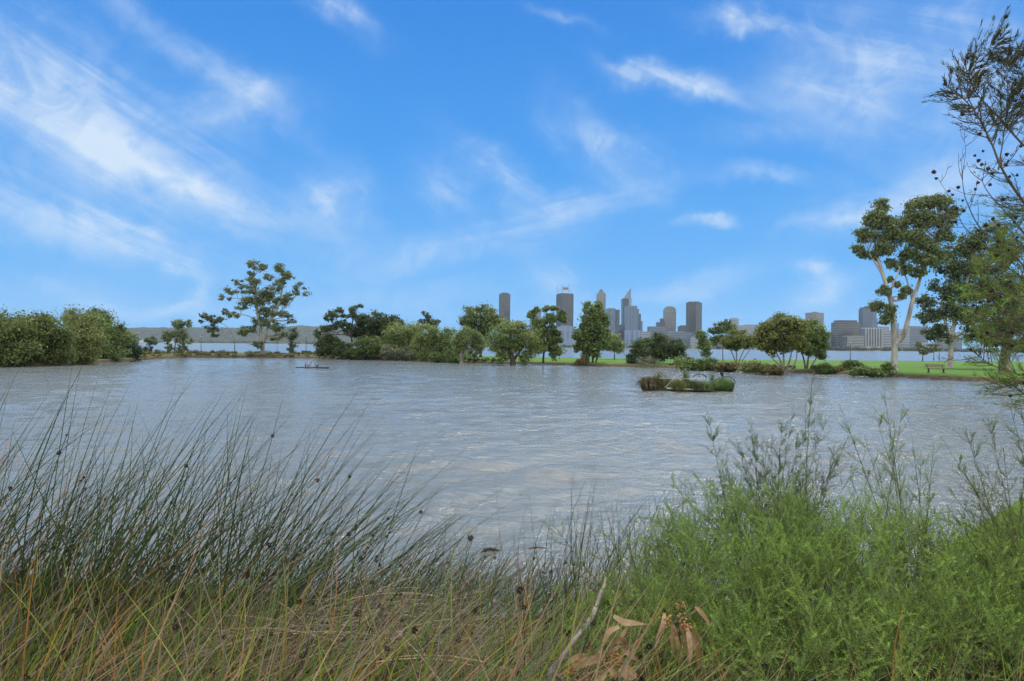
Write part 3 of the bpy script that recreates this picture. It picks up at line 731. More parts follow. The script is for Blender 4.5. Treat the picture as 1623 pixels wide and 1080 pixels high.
tree("multi_stemmed_tree","small vase shaped tree with many bare stems and an olive dome","tree",(1168,581),[(1170,535,20,11),(1156,543,14,9),(1184,543,14,9),(1170,546,24,8)],'olive','grey',3200,0.34,0.15,15,.38,.3,z=.2,tr=.1,trunks=MS)
MS2 = [([(1241,589),(1236,570),(1224,550)],.13),([(1242,589),(1242,566),(1240,540)],.14),([(1244,589),(1252,568),(1256,545)],.12),([(1246,588),(1230,574),(1216,560)],.09),([(1247,589),(1260,575),(1264,555)],.1)]
tree("multi_stemmed_tree","big spreading many stemmed tree, taller of the pair before the city","tree",(1244,590),[(1238,514,26,13),(1216,524,16,12),(1258,518,20,14),(1240,532,32,13),(1212,542,14,12),(1232,550,22,10),(1262,545,14,12)],'olive','grey',6200,0.34,0.15,16,.38,.3,z=.2,tr=.14,trunks=MS2)
MS3 = [([(1277,588),(1274,570),(1268,552)],.13),([(1278,588),(1281,568),(1284,548)],.15),([(1280,588),(1292,570),(1298,555)],.1)]
tree("multi_stemmed_tree","rounder right hand tree of the pair before the city, with a pale leaning trunk","tree",(1278,588),[(1284,520,18,11),(1296,533,16,13),(1276,536,20,13),(1300,550,12,12),(1282,554,20,9),(1304,562,8,8)],'mid','grey',4200,0.34,0.15,15,.38,.3,z=.2,tr=.14,trunks=MS3)
for px, py, rx, ry, lf, lab in [(1090,577,16,9,'mid',"mounded green bank shrub right of the dome shaped shrub"),(1120,578,18,8,'shrubg',"low green bank shrub under the slanting slender tree"),
    (1150,582,18,6,'scrub',"low brownish bank shrub below the vase shaped tree"),(1196,583,20,8,'reed',"low yellowish reedy shrub between the vase shaped tree and the pair"),
    (1225,587,14,6,'scrub',"low brown shrub at the foot of the big spreading tree"),(1308,584,10,7,'shrubg',"small dark shrub right of the pale leaning trunk")]:
    tree("shrub",lab,"shrub",(px,py+ry),[(px,py,rx,ry),(px+rx*.5,py+2,rx*.7,ry*.7)],lf,'brown',1300,0.34,0.11,11,.45,.2,z=.15,tr=.04)
tree("shrub","dark spiky shrub on the lawn edge left of the big pale gum","shrub",(1352,589),[(1346,581,10,7),(1358,581,11,7)],'shrubg','brown',1400,0.32,0.08,10,.5,-.2,z=.3,tr=.04)
tree("shrub","bright green low mound of ground cover at the lawn edge","shrub",(1370,596),[(1360,591,14,5),(1378,589,16,6),(1392,593,12,4)],'mid','brown',1600,0.24,0.12,11,.5,.1,z=.15,tr=.03)
tree("shrub","small dark tussock at the foot of the big pale gum","shrub",(1407,593),[(1407,585,8,8)],'shrubg','brown',800,0.30,0.06,9,.55,-.3,z=.3,tr=.03)
tree("sedge_tuft","tiny green tuft alone on the lawn edge","plant",(1329,588),[(1329,584,3,4)],'shrubg','brown',120,0.25,0.06,5,.55,-.3,z=.35,tr=.02,limbs=False)

# big gums on the right
tree("gum_tree","tall pale gum forking into two white trunks on the right lawn","tree",(1417,588),
  [(1397,326,11,10),(1388,342,14,10),(1376,352,12,9),(1362,370,12,7),(1378,376,14,10),(1358,395,9,7),(1366,404,9,5),(1400,360,18,14),(1416,376,20,14),(1400,392,17,12),(1388,402,12,9),
   (1424,356,16,11),(1440,330,10,8),(1450,325,12,10),(1466,322,14,10),(1484,318,15,9),(1500,322,13,10),(1512,336,10,10),(1450,346,18,12),(1470,350,18,14),(1492,350,16,12),
   (1444,378,20,14),(1466,385,18,14),(1440,404,16,10),(1462,412,18,10),(1430,425,13,9),(1452,432,12,8),(1482,400,14,12),(1496,376,14,12),(1412,418,10,7),
   (1400,462,10,9),(1394,484,12,10),(1408,492,10,10),(1402,508,9,9),(1424,452,6,6),(1436,460,8,6),(1428,470,6,5),(1412,444,5,5)],
  'gum','white',15500,0.33,0.14,11,.50,.5,tr=.3,z=.5,
  trunks=[([(1417,589),(1417,570),(1418,548),(1416,520),(1413,490),(1407,460),(1398,432),(1390,405)],.37),([(1419,545),(1430,532),(1440,505),(1446,475),(1456,450),(1462,425),(1466,395)],.29),([(1446,475),(1440,455),(1436,440),(1428,425)],.12),([(1410,475),(1414,455),(1420,436),(1432,410)],.13),([(1415,515),(1408,505),(1402,498)],.09),([(1400,438),(1386,415),(1376,400)],.12),([(1462,430),(1476,405),(1488,380)],.14)],depth=.9,grow=1.10)
tree("gum_tree","second gum with a dark based white trunk behind the bench","tree",(1506,578),
  [(1500,420,18,14),(1520,400,20,16),(1545,385,22,16),(1570,372,22,14),(1530,430,24,16),(1560,420,26,18),(1590,400,24,20),(1490,455,16,12),(1515,465,22,14),(1545,460,24,16),(1575,455,24,18),
   (1470,478,13,9),(1462,505,12,8),(1480,500,16,10),(1505,495,20,12),(1535,500,22,14),(1565,500,22,16),(1476,530,14,9),(1492,522,14,9),(1540,530,18,12),(1570,530,18,14),(1500,535,10,8)],
  'gumdark','white',11000,0.42,0.19,11,.52,.35,tr=.28,z=.5,Y=92,
  trunks=[([(1506,579),(1507,560),(1508,540),(1512,515),(1525,470),(1540,420)],.36),([(1508,535),(1500,515),(1492,490),(1500,440)],.18),([(1510,540),(1522,530),(1535,520)],.16),([(1508,525),(1514,500),(1508,470)],.18)],depth=.9)
tree("tree","grey barked spreading tree by the river behind the second gum","tree",(1462,560),[(1468,556,9,5),(1484,552,10,6),(1456,549,6,6)],'grey','dark',500,0.5,0.2,8,.45,.3,tr=.12,Y=150,bare=3)
tree("gum_tree","gum with a thick brown trunk seen behind the cone bearing branches","tree",(1592,590),[(1590,480,24,18),(1610,450,26,20),(1600,515,26,16),(1630,490,26,22),(1578,540,16,10),(1612,545,22,12)],'gumdark','shed',4600,0.36,0.16,11,.44,.35,tr=.3,z=.5,Y=74,trunks=[([(1592,590),(1593,565),(1600,520),(1608,470)],.6)])

# ------------------------------------------------------------------ low scrub that reads as one mass
def scrub(name, label, px0, px1, n, dY, h, leaf, L=0.3, W=0.12, base=None, clump=24):
    rng = np.random.default_rng(int(px0))
    k = int((px1-px0)/5)+2
    px = rng.uniform(px0, px1, k)
    b = MB(); blobs = []
    for p in px:
        Y = (bank_Y(p) if base is None else base(p)) + rng.uniform(*dY)
        hh = h*rng.uniform(.4, 1.2); c = at(p, 549, Y); c[2] = LAND_Z+hh*.35
        blobs.append((c, (h*1.3, h*.9, hh*.6)))
    crown_into(b, blobs, n, L, W, 7, .5, -.1, rng)
    return tag(b.build(name, LF[leaf]), label, kind="stuff")
scrub("undergrowth","low reddish brown scrub along the far left bank",205,520,5200,(14,26),0.9,'scrub')
scrub("reeds","short green reeds along the far left waterline",215,560,2600,(0.3,2.5),0.4,'reed')
scrub("bank_grass","rough grass and reeds along the waterline below the trees",560,800,3000,(0.2,2.5),0.45,'shrubg')
scrub("weeds","patchy weeds on the brown bank on the right",1060,1340,3600,(0.4,2.2),0.45,'scrub',0.25,0.1)
scrub("undergrowth","dense dark green undergrowth filling the bank below the thick tree group",503,738,8500,(2.5,9),2.0,'mid',0.36,0.16)
# ------------------------------------------------------------------ the city across the river
FAC = {
 'dark': mat_facade("facade_dark",(0.025,0.027,0.031),(0.020,0.023,0.029),'v',bay=9.0,frac=.6),
 'brown':mat_facade("facade_brown",(0.046,0.044,0.044),(0.036,0.035,0.036),'h',floor=7.4,frac=.5),
 'steel':mat_facade("facade_steel",(0.029,0.035,0.045),(0.024,0.030,0.039),'v',bay=12,frac=.55),
 'blue': mat_facade("facade_blue",(0.086,0.133,0.216),(0.063,0.100,0.167),'v',bay=11,frac=.5),
 'bluel':mat_facade("facade_pale_blue",(0.154,0.222,0.338),(0.114,0.177,0.286),'v',bay=16,frac=.42),
 'beige':mat_facade("facade_beige",(0.153,0.157,0.154),(0.116,0.120,0.121),'g',floor=7.4,bay=8),
 'grey': mat_facade("facade_grey",(0.102,0.131,0.177),(0.077,0.101,0.140),'h',floor=7.4,frac=.5),
 'light':mat_facade("facade_light",(0.212,0.243,0.276),(0.156,0.183,0.215),'h',floor=8.0,frac=.5),
 'glass':mat_facade("facade_glass",(0.066,0.092,0.136),(0.052,0.074,0.112),'g',floor=7.4,bay=9),
 'tan':  mat_facade("facade_tan",(0.071,0.065,0.056),(0.055,0.050,0.045),'h',floor=7.4,frac=.45),
}
CM = {'roof': mat_noise("roof_grey",(0.14,0.14,0.14),(0.24,0.24,0.24),0.05), 'darkroof': mat_noise("roof_dark",(0.05,0.05,0.055),(0.09,0.09,0.095),0.05),
      'white': mat_noise("white_concrete",(0.27,0.275,0.28),(0.35,0.355,0.36),0.05), 'mast': mat_noise("steel_mast",(0.20,0.21,0.22),(0.30,0.31,0.32),0.3),
      'sign': mat_noise("brown_sign",(0.16,0.10,0.07),(0.26,0.17,0.12),0.1), 'glassdark': mat_noise("window_dark",(0.055,0.062,0.072),(0.09,0.1,0.11),0.05,rough=0.2)}

def building(name, label, D, parts, yaw=0.0, cat="building", group=None):
    """parts: (part name, px left, px right, py top, py bottom or None, material, depth factor, forward metres)"""
    x0 = min(p[1] for p in parts); x1 = max(p[2] for p in parts); pc = (x0+x1)/2
    c0 = at(pc, 549, D); c0[2] = 1.4
    root = thing(name, label, cat, c0, group); k = D/F
    for pn, a, bb, top, bot, mat, dep, fwd in parts:
        zt = H + (horizon((a+bb)/2)-top)*k
        zb = 0.0 if bot is None else H + (horizon((a+bb)/2)-bot)*k - c0[2]
        wpx = (bb-a)*k
        th = math.radians(yaw)
        wd = wpx/(abs(math.cos(th))+dep*abs(math.sin(th)))
        cx = at((a+bb)/2, 549, D)[0]-c0[0]
        m = MB(); m.box((0, 0, (zt-c0[2]+zb)/2), (wd, wd*dep, zt-c0[2]-zb))
        o = m.build(pn, FAC.get(mat) or CM[mat], root)
        o.location = (cx, -fwd, 0); o.rotation_euler = (0, 0, th)
    return root

def extra(root, name, mbuild, mat):
    o = mbuild.build(name, mat, root); return o

B_ = building
B_("office_tower","plain dark brown tower standing alone left of the city",2500,[("body",790,808,466.5,None,'brown',1.0,0),("roof",793,805,464.6,466.5,'darkroof',1.0,0)],40)
B_("office_building","low pale block between the lone brown tower and the willowy tree",2450,[("body",814,828,510,None,'light',.8,0),("roof",817,825,508,510,'roof',.8,0)],0)
B_("office_building","pale grey slab left of the tall dark masted tower",2480,[("body",839,857,493,None,'grey',.7,0),("roof",842,853,491.5,493,'roof',.7,0)],12)
k = 2550/F
tb = B_("office_tower","tall dark tower with steel masts on its roof",2550,[("body",881,908,467.5,None,'dark',.9,0),("parapet",882,907.5,465.8,467.5,'darkroof',.9,0)],28)
def zz(px, py, D): return H+(horizon(px)-py)*D/F-1.4
cpx = 894.5
for px, top in ((881.8,453.5),(889.3,452.5),(891.2,452.5),(899.4,451.2)):
    m = MB(); m.box(((px-cpx)*k, -8, (zz(px,top,2550)+zz(px,468,2550))/2),(1.9,1.9,zz(px,top,2550)-zz(px,468,2550))); extra(tb,"mast",m,CM['mast'])
m = MB(); m.box(((895.3-cpx)*k, -9.8, (zz(895,456,2550)+zz(895,460,2550))/2),(7.6*k,1.2,4*k)); extra(tb,"sign_panel",m,CM['sign'])
for a, b_ in (((884,459),(888.5,466)),((901,458),(905.5,467)),((893,460),(897,467))):
    m = MB(); m.tube(np.array([[(a[0]-cpx)*k,-8,zz(a[0],a[1],2550)],[(b_[0]-cpx)*k,-8,zz(b_[0],b_[1],2550)]]),0.7,5); extra(tb,"brace",m,CM['mast'])
B_("office_building","pale blue building with vertical stripes at the foot of the masted tower",2200,[("body",883,911,518,None,'bluel',.6,0),("wing",876,884,524,None,'grey',.6,4),("roof",889,905,516.5,518,'roof',.5,0)],0)
pv = B_("pavilion","low white waterside pavilion with curved canopies",2075,[("hall",880,913,552.3,None,'glass',.3,0)],0)
for q in (884.5,892.8,901,909):
    m = MB(); kk = 2075/F; xs = np.linspace(-4,4,9)
    pts = [((q-896.5+x)*kk, zz(q,552.2-1.9*(1-(x/4.2)**2),2075)) for x in xs]
    pts = pts+[(pts[-1][0], pts[-1][1]-1.0)]+[(p[0],p[1]-1.0) for p in pts[::-1][1:-1]]+[(pts[0][0],pts[0][1]-1.0)]
    m.extrude_xz(pts[::-1], -14, 10); extra(pv,"canopy",m,CM['white'])
B_("office_tower","beige tower with a small rounded cap",2650,[("body",945.2,958.6,466.5,None,'beige',1.0,0),("shoulder",946.5,957.5,464.5,466.5,'beige',1.0,0),("cap",949,955,460.5,464.5,'beige',1.0,0),("lantern",950.2,953.8,458.8,460.5,'roof',1.0,0)],0)
B_("office_tower","two toned blue grey tower left of the spired tower",2300,[("body",960.6,974.5,490.0,None,'blue',1.0,0),("side_wing",973.5,980.6,491.5,None,'steel',1.5,4),("roof",962,973,488.8,490,'roof',.9,0)],0)
sp_ = B_("office_tower","slender tower topped by a slanting sharp spire",2600,[("body",985,995,474,None,'dark',1.6,0),("spine",994.5,998.8,473,None,'bluel',3.0,5)],0)
kk = 2600/F; m = MB()
pts = [((986.8-991.9)*kk, zz(987,474,2600)),((998.6-991.9)*kk, zz(998,474,2600)),((998.6-991.9)*kk, zz(998,457.8,2600)),((997.4-991.9)*kk, zz(998,458.2,2600))]
m.extrude_xz(pts, -9, 9); extra(sp_,"spire",m,FAC['bluel'])
B_("office_tower","blue glass tower stepping down to the right",2300,[("body",989.8,1008,486.5,None,'blue',.8,0),("step",1007.5,1011.5,490,None,'blue',1.8,2),("step",1011,1014.5,498,None,'steel',1.8,4),("step",1014,1017.2,509.5,None,'blue',1.8,6),("podium",988,1012,524,None,'bluel',.4,24),("roof",993,1008.5,485,486.5,'roof',.6,0)],0)
B_("office_building","low pale block right of the stepped blue tower",2150,[("body",1016,1030,526,None,'light',.6,0)],0)
B_("office_building","dark grey stepped block left of the crowned beige tower",2400,[("body",1027,1052,518,None,'grey',.6,0),("step",1041,1053,511,None,'steel',.9,-6),("step",1047,1053,505,None,'dark',1.2,-10)],0)
ct = B_("office_tower","beige tower with a notched crown",2450,[("body",1052.2,1069.4,490.5,None,'beige',.9,0),("crown",1054,1067.8,487.5,490.5,'beige',.9,0),("roof",1057,1065,486,487.5,'roof',.9,0)],0)
for q in (1053,1057.4,1064,1068.4):
    m = MB(); kk = 2450/F; m.box(((q-1060.8)*kk,-18,(zz(q,492.6,2450)+zz(q,494.2,2450))/2),(1.6*kk,2,1.6*kk)); extra(ct,"crown_opening",m,CM['white'])
B_("office_building","wide low grey block in front of the crowned beige tower",2120,[("body",1052,1096,527,None,'grey',.4,0),("roof",1060,1084,525.6,527,'roof',.3,0)],0)
B_("office_building","dark block just left of the plain dark cornered tower",2350,[("body",1075,1087.5,517.5,None,'steel',.8,0),("roof",1078,1086,516,517.5,'darkroof',.8,0)],0)
B_("office_tower","plain dark grey tower with its corner facing the lake",2380,[("body",1087,1112,480,None,'dark',1.0,0),("roof",1090,1109,478.6,480,'darkroof',1.0,0)],43)
B_("office_building","white block rising behind the airy gum",2350,[("body",1156.5,1169,505.5,None,'light',.8,0),("roof",1159,1167,504,505.5,'white',.8,0)],0)
B_("office_building","long pale grey building between the multi stemmed trees",2150,[("body",1166,1212,516.5,None,'light',.4,0),("roof",1180,1204,515,516.5,'roof',.3,0)],0)
ar = B_("office_building","building with an arched roof behind the big spreading tree",2250,[("body",1207,1233,512,None,'grey',.6,0)],0)
kk = 2250/F; m = MB(); a = np.linspace(0, math.pi, 11)
m.extrude_xz([((1224.5-1220)*kk+math.cos(t)*8.5*kk, zz(1224,512,2250)+math.sin(t)*9.5*kk) for t in a], -10, 14); extra(ar,"arched_roof",m,FAC['glass'])
B_("office_tower","flat topped pale brown tower right of the tree pair",2350,[("body",1276.4,1305,496.2,None,'beige',.8,0),("roof",1286,1296,494.6,496.2,'roof',.8,0)],35)
B_("office_building","brown office block with a dark roof band",2150,[("body",1322.5,1356.5,511.5,None,'tan',.7,0),("roof_band",1325.5,1353.5,508.2,511.5,'darkroof',.7,0),("podium",1323.5,1341,528.5,None,'brown',.3,32)],0)
B_("office_building","dark grey low block left of the brown office block",2180,[("body",1308,1324,528,None,'steel',.6,0)],0)
st = B_("office_building","low white office with horizontal window bands",2030,[("body",1339.2,1366.5,533.6,None,'glassdark',.5,0),("roof",1339,1366.8,532.8,533.8,'white',.52,0)],0)
kk = 2030/F
for q in np.arange(536, 553, 2.5):
    m = MB(); m.box((0, -(27.3*kk*.25+0.6), zz(1353,q,2030)),(27.3*kk,1.2,1.15*kk)); extra(st,"facade_band",m,CM['white'])
B_("office_tower","tall grey glass tower with a rounded corner above the striped blocks",2200,[("body",1364,1379,490,None,'glass',.9,0),("side_bay",1378.5,1386.5,489,None,'blue',1.5,-2),("roof",1372,1383,485.8,490,'steel',.9,0),("upper_band",1364.6,1374,487.6,490,'darkroof',.9,0)],0)
vs = B_("office_building","white block with tall vertical window strips",2030,[("body",1368,1394.6,521.2,None,'glassdark',.5,0),("roof",1367.6,1395,520,521.6,'white',.52,0),("base",1367.6,1395,549.4,None,'white',.53,0)],0)
for q in np.linspace(1368.6,1394,7):
    m = MB(); m.box(((q-1381.3)*kk, -(27*kk*.25+0.7), (zz(1381,521.4,2030)+zz(1381,549.4,2030))/2),(1.5*kk,1.4,28*kk)); extra(vs,"facade_fin",m,CM['white'])
B_("office_tower","thin blue tower tucked behind the round cornered tower",2350,[("body",1385,1389.5,505,None,'blue',1.,0)],0)
B_("office_building","pale office with many window rows left of the big gum trunk",2080,[("body",1395,1413,524,None,'light',.6,0),("step",1398,1413,517.5,None,'light',.5,-20)],0)
B_("office_building","white banded office seen through the fork of the big gum",2080,[("body",1421,1438,522,None,'light',.6,0),("upper",1419,1428,512,None,'bluel',.6,-15)],0)
B_("office_tower","broad grey slab right of the big gum fork",2150,[("body",1438.5,1462.5,518.5,None,'grey',.5,0),("fin",1437,1440,519.5,None,'white',1.,8),("roof",1442,1458,517.2,518.5,'roof',.4,0)],0)
B_("office_building","narrow pale tower at the right end of the skyline",2200,[("body",1463.4,1469.5,515.5,None,'bluel',.8,0)],0)
B_("office_building","long low white building at the right end of the skyline",2020,[("body",1448,1486,544.5,None,'light',.3,0),("roof",1452,1480,543.4,544.5,'white',.25,0)],0)
B_("office_building","low grey building behind the second gum",2150,[("body",1484,1520,535,None,'grey',.4,0),("step",1500,1520,527,None,'light',.5,-8)],0)
B_("office_building","low pale building seen between the dome shaped shrub and the slanting tree",2080,[("body",1094,1112,534,None,'light',.5,0),("step",1100,1112,529,None,'grey',.5,-8)],0)
B_("office_building","low grey building filling the gap below the airy gum",2100,[("body",1113,1158,538,None,'grey',.4,0),("step",1134,1150,532,None,'light',.6,-8)],0)
B_("office_building","pale low building between the masted tower and the beige tower",2300,[("body",912,946,528,None,'light',.4,0),("step",918,932,522,None,'bluel',.6,-8)],0)
B_("office_building","low grey building between the two toned tower and the spired tower",2350,[("body",978,990,523,None,'steel',.6,0),("step",979,987,515,None,'glass',.6,-6)],0)
B_("office_building","low blue grey building behind the pair of multi stemmed trees",2150,[("body",1236,1312,531,None,'grey',.3,0),("step",1256,1276,525,None,'light',.6,-8)],0)

# trees along the far shore, a mass
rng = np.random.default_rng(77)
b = MB(); blobs = []
for px in np.concatenate([rng.uniform(700,1640,230), rng.uniform(1290,1640,60)]):
    x = at(px,549,2000)[0]; Y = shore_Y(x)-6+rng.uniform(6,30)
    h = rng.uniform(3.5,9)*(1.25 if px > 1280 else 1.0); c = at(px,549,Y); c[2] = 1+h*.5
    blobs.append((c,(h*rng.uniform(.7,1.6),h*.6,h*.62)))
crown_into(b, blobs, 15000, 3.0, 1.9, 7, .5, .1, rng)
tag(b.build("treeline", mat_leaf("leaf_far",(0.020,0.030,0.016),(0.055,0.072,0.038),0.15,clump=0.01)), "grey green belt of trees along the far city shore", kind="stuff")
b = MB(); blobs = []
for px in rng.uniform(195,760,150):
    x = at(px,549,3200)[0]; Y = 3240+rng.uniform(0,40)
    h = rng.uniform(5,12); c = at(px,549,Y); c[2] = 1+h*.5
    blobs.append((c,(h*rng.uniform(.9,2.2),h*.6,h*.6)))
crown_into(b, blobs, 7000, 4.5, 2.8, 7, .5, .1, rng)
tag(b.build("woods", bpy.data.materials["leaf_far"]), "thin belt of trees at the foot of the far hills", kind="stuff")
# white houses at the foot of the hills
hw = mat_noise("house_white",(0.45,0.45,0.43),(0.62,0.61,0.58),0.05); hr = mat_noise("house_roof",(0.18,0.14,0.12),(0.32,0.30,0.28),0.05)
for px, wpx, hpx, D, py, lab in [(224,5,4.5,3150,541,"white house at the foot of the hills, leftmost of the white houses"),(247,6,4,3150,541.5,"broad white house behind the sapling at the foot of the hills"),
      (262,4,3,3150,542,"small white house just left of the airy young tree"),(272,5,3.4,3150,542,"white house behind the airy young tree"),(488,5,2.6,3560,524,"pale house high on the wooded hill"),(505,4,2.2,3500,531,"pale house lower on the wooded hill, beside the windblown gum"),(700,8,5,3000,545,"pale low house in the gap right of the thick tree group")]:
    kk = D/F; c = at(px, py, D); hh = hpx*kk
    z0 = c[2]-hh if D > 3200 else 1.0
    r_ = thing("house", lab, "house", (c[0], D, z0), "houses below the hills")
    m = MB(); m.box((0,0,hh*.35),(wpx*kk,10,hh*.7)); m.build("wall", hw, r_)
    m = MB(); wv_ = wpx*kk*.54; m.extrude_xz([(-wv_,hh*.7),(wv_,hh*.7),(wv_*.6,hh*1.05),(-wv_*.6,hh*1.05)],-6,6); m.build("roof", hr, r_)
# ------------------------------------------------------------------ small things on and around the lake
PM = {
 'wood': mat_noise("bench_timber",(0.10,0.075,0.055),(0.22,0.17,0.13),6,0.7,stretch=(.2,1,1)),
 'black': mat_noise("dark_paint",(0.018,0.020,0.020),(0.035,0.037,0.036),5,0.5),
 'green': mat_noise("green_paint",(0.025,0.055,0.040),(0.045,0.085,0.06),5,0.5),
 'galv': mat_noise("galvanised_pipe",(0.24,0.25,0.25),(0.40,0.41,0.41),8,0.45,metallic=.3),
 'poly': mat_noise("dark_pipe",(0.025,0.035,0.045),(0.06,0.075,0.085),8,0.5),
 'moss': mat_noise("mossy_cloth",(0.014,0.028,0.008),(0.040,0.080,0.018),3.0,0.95,bump=1.0,bscale=12,c3=(0.070,0.125,0.028)),
 'wet': mat_noise("wet_underside",(0.012,0.018,0.010),(0.035,0.05,0.02),5,0.7,bump=.5),
 'feather': mat_noise("black_feathers",(0.010,0.012,0.014),(0.030,0.034,0.038),14,0.5),
 'white': mat_noise("white_paint",(0.55,0.55,0.53),(0.70,0.70,0.68),5,0.6),
 'bill': mat_noise("bird_bill",(0.10,0.09,0.07),(0.18,0.16,0.12),9,0.5),
 'deadwood': mat_noise("dead_wood",(0.12,0.085,0.07),(0.26,0.18,0.15),6,0.9,bump=.4,stretch=(1,1,.3)),
 'rust': mat_noise("lichen_wood",(0.15,0.07,0.045),(0.28,0.15,0.09),6,0.9),
}
def done(root):
    shift_children(root); return root

# picnic style bench on the right lawn
p = gnd(1483.5, 591, LAND_Z+.07)
root = thing("park_bench","timber park bench with dark supports on the right lawn","bench",p)
b = MB()
for y in (-.16,0.0,.16): b.box((0,y,.45),(1.95,.13,.045))
b.build("seat",PM['wood'],root)
b = MB()
for z in (.66,.80): b.box((0,.30+(z-.6)*.25,z),(1.95,.04,.115))
b.build("backrest",PM['wood'],root)
for s in (-.72,.72):
    b = MB(); b.box((s,0,.03),(.12,.52,.06)); b.box((s,0,.23),(.10,.16,.34)); b.box((s,0,.415),(.10,.50,.03)); b.build("leg",PM['black'],root)
    b = MB(); b.tube([(s,.23,.40),(s,.28,.60),(s,.36,.86)],[.03,.03,.025],6); b.build("back_support",PM['black'],root)
root.rotation_euler = (0,0,math.radians(-9))

# dark green bench seen from behind on the far bank
p = gnd(485.5, 562.6, LAND_Z+.07)
root = thing("park_bench","dark green bench seen from behind on the far left bank","bench",p)
b = MB()
for z in (.52,.66,.80): b.box((0,-.18-(z-.5)*.08,z),(1.95,.035,.125))
b.build("backrest",PM['green'],root)
b = MB()
for y in (-.05,.10,.25): b.box((0,y,.45),(1.95,.12,.04))
b.build("seat",PM['green'],root)
for s in (-.8,.8):
    b = MB(); b.box((s,-.14,.22),(.07,.07,.44)); b.box((s,.26,.21),(.07,.07,.42)); b.box((s,.06,.415),(.06,.44,.03)); b.build("leg",PM['black'],root)

# lamp posts
def lamp_post(px, pytop, pybase, Y, label):
    p = at(px, pybase, Y); p[2] = LAND_Z+.03
    h = (pybase-pytop)*Y/F
    root = thing("lamp_post",label,"lamp post",p,"lamp posts along the river path")
    b = MB(); b.tube([(0,0,0),(0,0,.5),(0,0,.52),(0,0,h-.35)],[.11,.11,.07,.05],8); b.build("post",PM['black'],root)
    b = MB(); b.tube([(0,0,h-.38),(0,0,h-.30),(0,0,h-.08)],[.06,.13,.17],8); b.build("lantern",PM['white'],root)
    b = MB(); b.tube([(0,0,h-.09),(0,0,h-.02),(0,0,h+.04)],[.21,.17,.03],8); b.build("cap",PM['black'],root)
    return root
lamp_post(218.6,525,557,165,"dark lamp post just right of the left bank shrubs")
lamp_post(318.6,531,558.5,163,"dark lamp post between the airy young tree and the tall gum")
lamp_post(1347.5,543,572,158,"dark lamp post on the lawn edge left of the big pale gum")
lamp_post(1480,550,572.5,163,"dark lamp post left of the second gum trunk")
lamp_post(1488.5,549,572.5,164,"dark lamp post nearest the second gum trunk")
lamp_post(485,530,559,172,"thin lamp post behind the dark green bench")

# ---------------------------------------------------------------- birds
def bird(label, p, heading, size=1.0, lean=62, neck=1.0, white=False, group=None, name="cormorant", cat="bird"):
    """perched waterbird: upright body, S neck, hooked bill, hanging tail, short legs"""
    root = thing(name, label, cat, p, group)
    a = math.radians(lean); ax = np.array([math.cos(a), 0, math.sin(a)]); sdv = np.array([0,1.0,0]); nv = np.cross(ax, sdv)
    c = np.array([0,0,.24])*size
    path = spline([c-ax*.20*size, c-ax*.10*size, c, c+ax*.12*size, c+ax*.19*size, c+ax*.25*size+np.array([.01,0,.03])*size, c+ax*.25*size+np.array([-.02,0,.12*neck])*size, c+ax*.25*size+np.array([.02,0,.20*neck])*size, c+ax*.25*size+np.array([.075,0,.225*neck])*size], 28)
    rr = np.interp(np.linspace(0,8,28),[0,1,2,3,4,5,6,7,8],[.035,.085,.105,.085,.05,.032,.026,.034,.018])*size
    b = MB(); b.tube(path, rr, 10)
    for s in (-1,1):   # folded wings belong to the one body
        b.ellipsoid(c-ax*.03*size+sdv*s*.075*size-nv*-.02*size, (.19*size,.03*size,.075*size), 10, 7, np.array([ax,sdv,nv]))
    b.build("body",PM['feather'],root,smooth=True)
    b = MB(); h = path[-1]; b.tube([h-np.array([.01,0,0])*size, h+np.array([.05,0,-.008])*size, h+np.array([.085,0,-.02])*size],[.012*size,.008*size,.003*size],6); b.build("bill",PM['bill'],root,smooth=True)
    b = MB(); t0 = c-ax*.19*size; q = np.array([t0+sdv*.03*size, t0-sdv*.03*size, t0-ax*.16*size-sdv*.05*size, t0-ax*.16*size+sdv*.05*size])
    b.add(np.concatenate([q, q+nv*.012*size]), [[0,1,2,3],[7,6,5,4],[0,4,5,1],[1,5,6,2],[2,6,7,3],[3,7,4,0]]); b.build("tail",PM['feather'],root)
    for s in (-1,1):
        b = MB(); b.tube([(-.01*size,s*.04*size,.17*size),(0,s*.045*size,.08*size),(.0,s*.045*size,.0)],[.018*size,.011*size,.010*size],6)
        b.box((.03*size,s*.045*size,.006*size),(.09*size,.05*size,.010*size)); b.build("leg",PM['bill'],root)
    if white:
        b = MB(); b.ellipsoid(c+ax*.06*size-nv*-.0+np.array([.055,0,.0])*size,(.13*size,.055*size,.05*size),10,7,np.array([ax,sdv,nv])); b.build("breast",PM['white'],root,smooth=True)
    root.rotation_euler = (0,0,heading)
    return root

# ---------------------------------------------------------------- planted raft
RY = gnd(1110, 620, 0)[1]
def rp(X, Y_, dy=0.0):      # position read from an enlargement of the photo
    return at(990+X/8.115, 560+Y_/8.115, RY) + np.array([0,dy,0])
RB = rp(1080, 470); RB[2] = 0
root = thing("planted_raft","long green cloth raft with pipe hoops floating on the lake","raft",RB)
b = MB(); kx = RY/F
def rx_(px): return at(px, 600, RY)[0]
xs = np.array([1056,1062,1075,1095,1120,1135,1146,1153,1158,1161.5,1162.6])
rr = np.array([.10,.24,.30,.31,.34,.42,.47,.47,.42,.28,.05])
zc = np.array([.14,.20,.24,.25,.28,.34,.38,.38,.36,.33,.30])
n = 22; uu = np.linspace(0,2*math.pi,n,endpoint=False)
xx = np.interp(np.linspace(0,10,44),range(11),[rx_(q) for q in xs]); r2 = np.interp(np.linspace(0,10,44),range(11),rr); z2 = np.interp(np.linspace(0,10,44),range(11),zc)
